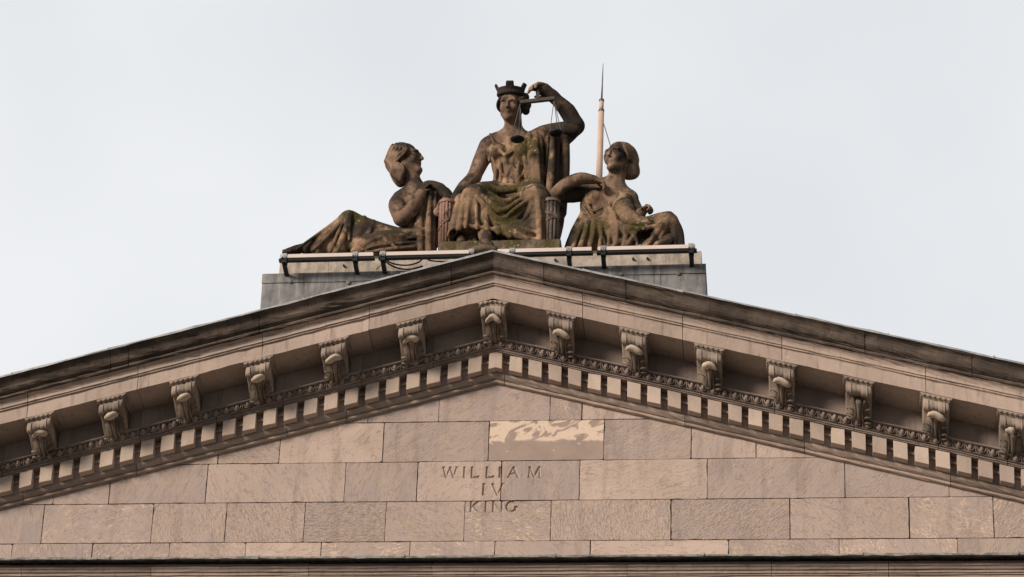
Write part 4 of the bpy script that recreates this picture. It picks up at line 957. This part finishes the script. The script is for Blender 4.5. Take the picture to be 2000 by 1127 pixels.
H.soot.append((hl.P(0, -.3, .3), .2)); H.obj('hair', M_HAIR, lef)
K = Clay(.014); K.box((Q(552, 495, -.3)[0], -.36, zs-.01), (Q(856, 490, -.3)[0], .85, zs+.10), .02); K.obj('base', M_BASE, lef)

# ---- reclining figure on the right
rig = thing('statue', 'reclining stone woman facing forward with upturned head, elbow on the grey rod bundle', 'statue', tuple(Q(1220, 485, .2)))
rig.location.z = zs
B = Clay(.010)
hr = Head(Q(1209, 309, .10), (-.50, -.84, .0), (.12, .05, 1), .54); hr.skin(B)
B.path(PX([(1196, 374, .18), (1203, 352, .15), (1211, 325, .12)]), [.16, .125, .115], .06)
B.ell(Q(1185, 396, .2), (.30, .19, .27), k=.08)
B.path(PX([(1150, 372, .16), (1190, 362, .2), (1228, 388, .22)]), [.12, .12, .13], .08)
B.cap(Q(1178, 410, .22), Q(1172, 455, .25), .24, .25, .1)
B.ell(Q(1160, 386, .05), (.125, .12, .12), k=.07); B.ell(Q(1201, 394, .08), (.12, .1, .11), k=.08)
E1 = Q(1087, 377, -.02)
B.path([Q(1150, 376, .18), Q(1118, 380, .08), E1+np.array([0, .04, -.03])], [.12, .12, .095], .04)
B.path([E1, Q(1108, 360, -.12), Q(1134, 349, -.16), Q(1160, 351, -.12)], [.10, .105, .092, .066], .02)
hand(B, Q(1158, 350, -.12), Q(1178, 356, -.11)-Q(1158, 350, -.12), Q(1182, 385, -.02)-Q(1177, 355, -.1), 1, .33, (.75, .4, .25))
B.path(PX([(1228, 390, .2), (1240, 412, .12), (1246, 428, .02)]), [.13, .115, .1], .05)
B.path(PX([(1244, 428, .02), (1248, 422, -.04), (1252, 415, -.08)]), [.095, .085, .075], .04)
hand(B, Q(1250, 417, -.07), Q(1270, 402, -.12)-Q(1250, 417, -.07), (.5, -.35, -1), -1, .30, (1.1, 1.2, .8), 0)
B.path(PX([(1308, 466, -.1), (1296, 472, -.2), (1284, 477, -.28)]), [.075, .065, .045], .03)
for k in range(5): B.cap(Q(1290+2*k, 474+.4*k, -.22), Q(1277+3.2*k, 479, -.30+.02*k), .022, .017, .006)
for c, r in ((hr.c, .32), (Q(1118, 385, .1), .34), (Q(1240, 400, .15), .2)): B.soot.append((c, r))
B.obj('figure', M_STAT, rig)
G = Clay(.011)
G.cap(Q(1172, 425, .22), Q(1168, 462, .22), .26, .28, .1, sy=1.2)
G.path(PX([(1180, 462, .15), (1245, 452, .08), (1304, 434, -.02)]), [.24, .19, .13], .08)
G.path(PX([(1306, 434, -.02), (1318, 455, -.02), (1322, 482, .02)]), [.13, .12, .115], .05)
G.path(PX([(1303, 432, -.05), (1288, 455, -.12), (1262, 482, -.15)]), [.115, .095, .08], .04)
G.cap(Q(1140, 474, .15), Q(1200, 478, .1), .15, .15, .1); G.path(PX([(1146, 436, .12), (1134, 462, .08), (1124, 484, .05)]), [.12, .135, .15], .06); G.path(PX([(1166, 440, .08), (1160, 465, .03), (1152, 484, 0)]), [.12, .13, .13], .06); G.path(PX([(1196, 452, .02), (1205, 470, -.02), (1200, 486, -.04)]), [.15, .15, .14], .06); G.path(PX([(1205, 462, -.03), (1240, 462, -.05)]), [.13, .11], .06)
G.cap(Q(1160, 400, .16), Q(1200, 400, .2), .2, .2, .08, sy=1.25)
G.ell(Q(1161, 388, .05), (.135, .125, .125), k=.06)
F = lambda pts, r, k=.05: G.fold(PX(pts), r, k)
# arm wrapped in the mantle, its edge sweeping across the lap
G.path(PX([(1220, 396, .12), (1220, 412, .0), (1234, 430, -.08), (1264, 440, -.12)]), [.14, .155, .13, .09], .05)
for pts, r in (([(1206, 392, .02), (1198, 412, -.08), (1208, 434, -.17), (1244, 447, -.21), (1290, 441, -.22)], .055), ([(1194, 374, .06), (1190, 405, -.02), (1196, 436, -.12), (1226, 458, -.19)], .034), ([(1184, 370, .06), (1183, 405, -.03), (1186, 440, -.09), (1206, 472, -.18)], .04), ([(1204, 362, .08), (1212, 376, .06), (1214, 392, .02)], .024),
               ([(1143, 390, .0), (1158, 412, -.07), (1184, 400, -.04)], .03), ([(1139, 402, .02), (1155, 422, -.05), (1184, 412, -.05)], .03), ([(1134, 414, .04), (1150, 430, -.02), (1178, 424, -.04)], .034), ([(1146, 368, .04), (1147, 384, .0), (1152, 398, -.02)], .018),
               ([(1134, 420, .10), (1120, 450, .0), (1106, 486, -.06)], .05), ([(1142, 428, .02), (1130, 456, -.08), (1118, 487, -.14)], .045), ([(1150, 430, -.03), (1142, 458, -.12), (1132, 487, -.18)], .055), ([(1162, 434, -.05), (1158, 460, -.14), (1150, 487, -.2)], .045), ([(1174, 436, -.08), (1174, 462, -.16), (1170, 487, -.22)], .04), ([(1186, 440, -.1), (1190, 464, -.18), (1186, 487, -.24)], .035), ([(1226, 458, -.18), (1212, 472, -.18), (1192, 486, -.2)], .05), ([(1246, 450, -.2), (1234, 466, -.2), (1218, 486, -.2)], .05),
               ([(1308, 420, -.12), (1290, 444, -.2), (1268, 474, -.22)], .04), ([(1312, 421, -.1), (1317, 446, -.12), (1318, 482, -.1)], .03), ([(1318, 426, -.06), (1328, 452, -.06), (1333, 484, -.04)], .05), ([(1304, 424, -.14), (1300, 444, -.17), (1290, 466, -.19)], .02), ([(1262, 428, -.04), (1286, 421, -.1), (1308, 418, -.09)], .05), ([(1196, 425, -.13), (1206, 452, -.2), (1198, 486, -.22)], .04), ([(1204, 436, -.17), (1222, 456, -.21), (1214, 486, -.23)], .034), ([(1215, 446, -.19), (1240, 460, -.2), (1246, 486, -.22)], .03)):
    F(pts, r, .035)
G.ell(Q(1258, 464, -.15), (.1, .08, .06), k=.05, sub=True)
for c, r in ((Q(1215, 410, 0), .2), (Q(1160, 450, -.1), .34), (Q(1110, 362, -.15), .2), (Q(1240, 446, -.2), .2)): G.moss.append((c, r))
for c, r in ((Q(1112, 470, 0), .3), (Q(1332, 460, -.05), .3), (Q(1258, 460, -.15), .25), (Q(1240, 400, .1), .25)): G.soot.append((c, r))
G.obj('drapery', M_CLOTH, rig)
H = Clay(.010); hr.hair(H, False, 6, 8)
for px, py, y, r in ((1232, 326, .2, .12), (1235, 336, .22, .11), (1226, 338, .24, .10)): H.ell(Q(px, py, y), (r, r, r), k=.04)
H.obj('hair', M_HAIR, rig)
K = Clay(.014); K.box((Q(1104, 490, -.3)[0], -.36, zs-.01), (Q(1340, 485, -.3)[0], .85, zs+.10), .02); K.obj('base', M_BASE, rig)

# ------------------------------------------------------------------ bundles of rods (fasces)
def fasces(label, mat, pxt, pyt, pxb, pyb, Y, r, straps):
    t, b_ = Q(pxt, pyt, Y), Q(pxb, pyb, Y); b_[2] = zb-.01
    o = thing('fasces', label, 'fasces', tuple(b_), 'rod bundles beside the seated statue')
    mb = MB(); n = 13
    mb.tube([b_, t-np.array([0, 0, .02])], [r*.86, r*.86], 16)
    for k in range(n):
        a = 2*math.pi*k/n; d = np.array([math.cos(a), math.sin(a), 0])*r*.86
        mb.tube([b_+d, b_*.5+t*.5+d*1.02, t+d-np.array([0, 0, .01*(k % 3)])], r*.215, 7)
    mb.obj('rods', mat, o, True)
    for z0, z1, ph in straps:
        mb = MB(); pts = []
        for k in range(25):
            a = ph+2*math.pi*k/24; u = z0+(z1-z0)*(.5-.5*math.cos(a-ph)); c = b_+(t-b_)*u; pts.append(c+np.array([math.cos(a), math.sin(a), 0])*r*1.09)
        for p, q in zip(pts[:-1], pts[1:]): mb.obox(p, q, .012, .045)
        mb.obj('strap', mat, o)
fasces('red-brown bundle of stone rods left of the seated statue', M_FASCR, 873, 393, 871, 484, -.2, .105, ((.95, .95, 0), (.36, .6, 2.6)))
fasces('grey bundle of stone rods right of the seated statue', M_FASCG, 1077, 392, 1075, 478, -.2, .115, ((.95, .95, 0), (.78, .62, 2.4), (.42, .6, 2.6)))

# ------------------------------------------------------------------ scales held up by the seated statue
BL, BR = Q(1016, 200, -.16), Q(1083, 192.5, -.16)
sc = thing('scales', 'dark metal balance scales hanging from the seated statue\'s raised hand', 'scales', tuple(Q(1050, 196, -.16)))
mb = MB(); mb.obox(BL, BR, .05, .052); mb.obj('beam', M_SCALE, sc)
mb = MB(); mb.obox(Q(1050, 197, -.16), Q(1050.5, 174, -.14), .055, .045, (0, 1, 0)); mb.obj('hanger', M_SCALE, sc)
for E_, c in ((BL+np.array([.0, 0, -.02]), Q(1010.5, 272, -.16)), (BR+np.array([-.005, 0, -.02]), Q(1086, 260, -.16))):
    mb = MB(); mb.lathe([(.006, -.035), (.06, -.03), (.092, -.012), (.105, .004), (.1, .006), (.06, -.012), (.01, -.02)], c, 22); mb.obj('pan', M_PAN, sc, True)
    for a in (2.9, 5.0, .7):
        mb = MB(); mb.tube([E_, c+np.array([math.cos(a)*.1, math.sin(a)*.1, .002])], .0058, 6); mb.obj('chain', M_SCALE, sc)

# ------------------------------------------------------------------ linear floodlights on brackets along the plinth
zr0, zr1 = W(548, 496.5, -.80)[2], W(1358, 477.5, -.80)[2]; zr = (zr0+zr1)/2
def light_bar(pa, pb, brs, label):
    xa, xb = W(pa, 490, -.80)[0], W(pb, 490, -.80)[0]
    o = thing('linear_floodlight', label, 'floodlight', ((xa+xb)/2, -.74, zr-.05), 'linear floodlights along the plinth')
    mb = MB(); mb.box((xa, -.80, zr-.056), (xb, -.70, zr)); mb.box((xa-.004, -.803, zr-.03), (xa, -.697, zr-.004)); mb.obj('housing', M_BAR, o)
    mb = MB(); mb.box((xa-.02, -.785, zr-.092), (xb+.02, -.715, zr-.058)); mb.obj('lens', M_LENS, o)
    for p in brs:
        x = W(p, 490, -.80)[0]
        mb = MB(); mb.mi = 0
        mb.box((x-.034, -.806, zr-.13), (x+.034, -.69, zr-.094)); mb.obox((x, -.75, zr-.13), (x, -.46, zr-.175), .062, .03); mb.box((x-.03, YP+.03, zp+.012), (x+.03, YP+.056, zr-.15))
        mb.box((x-.037, -.81, zr-.1), (x-.028, -.69, zr+.004)); mb.box((x+.028, -.81, zr-.1), (x+.037, -.69, zr+.004)); mb.box((x-.028, -.699, zr-.094), (x+.028, -.69, zr+.004))
        br = mb.obj('bracket', M_BLACK, o)
        mb = MB(); mb.box((x-.037, -.812, zr+.005), (x+.037, -.69, zr+.011)); mb.box((x-.036, -.812, zr-.045), (x+.036, -.803, zr+.004)); mb.tube([(x, -.818, zr-.02), (x, -.80, zr-.02)], .012, 8); mb.obj('clip', M_CLIP, br)
    return o
light_bar(548, 729, (556, 694), 'pale linear floodlight at the feet of the left statue, farthest left on the rail')
light_bar(742, 926, (748, 921), 'pale linear floodlight left of the gable peak, above the looping black cables')
light_bar(972, 1155, (1000, 1111), 'pale linear floodlight just right of the gable peak, below the grey rod bundle')
light_bar(1168, 1358, (1178, 1350), 'pale linear floodlight below the right statue at the right end of the plinth')

# loose cables looping in front of the slab
def cable(pts, r, label):
    mb = MB(); mb.tube(smooth_path(pts, 8), r, 7); o = mb.obj('cable', M_CABLE, None, True)
    c = Vector(np.mean(pts, 0)); o.data.transform(Matrix.Translation(-c)); o.location = c
    o['label'] = label; o['category'] = 'cable'; o['group'] = 'cables below the floodlights'
cable(PX([(752, 506, -.6), (768, 515, -.62), (795, 518, -.62), (818, 512, -.62), (829, 501, -.64), (838, 508, -.62), (850, 510, -.6), (880, 512, -.55)]), .011, 'upper black cable looping from the floodlight bracket over a peak to the gable')
cable(PX([(752, 509, -.6), (762, 517, -.61), (778, 524, -.61), (800, 526, -.6), (826, 520, -.57)]), .012, 'lower black cable drooping behind the sloping roof flashing')
cable(PX([(734, 527, -.58), (742, 520, -.58), (749, 515, -.6)]), .005, 'short thin black cable left of the bracket above the grey lead')

# ------------------------------------------------------------------ lightning mast behind the right statue
YM = 1.6
mast = thing('lightning_mast', 'slim pinkish lightning mast with thin steel spike behind the right statue', 'mast', tuple(Q(1167, 420, YM)))
a, b_ = Q(1174.5, 217, YM), Q(1163, 560, YM); a2 = Q(1175, 197, YM)
mb = MB(); mb.tube([b_, a], [.062, .042], 16); mb.tube([a, a2], [.034, .034], 14); mb.obj('pole', M_POLE, mast, True)
mb = MB(); mb.tube([a-np.array([0, 0, .015]), a+np.array([0, 0, .02])], .045, 14); mb.obj('collar', M_STEEL, mast, True); mb = MB(); mb.tube([a2-np.array([0, 0, .01]), a2+np.array([0, 0, .02])], .040, 14); mb.tube([a2+np.array([0, 0, .02]), a2+np.array([0, 0, .035])], [.04, .02], 14); mb.obj('collar', M_STEEL, mast, True)
mb = MB(); mb.tube([a2, Q(1176.5, 160, YM), Q(1178, 124, YM)], [.0145, .0105, .004], 8); mb.obj('spike', M_STEEL, mast, True)
mb = MB(); mb.tube([Q(1178, 238, YM-.02), Q(1219, 373, YM-.3), Q(1262, 520, YM-.62)], .0075, 6); mb.obj('stay_wire', M_STEEL, mast)

# ------------------------------------------------------------------ ground
mb = MB(); g = -21.36; mb.add([(-1500, -1500, g), (1500, -1500, g), (1500, 1500, g), (-1500, 1500, g)], [[0, 1, 2, 3]])
gr = mb.obj('ground', M_GROUND); gr['kind'] = 'structure'
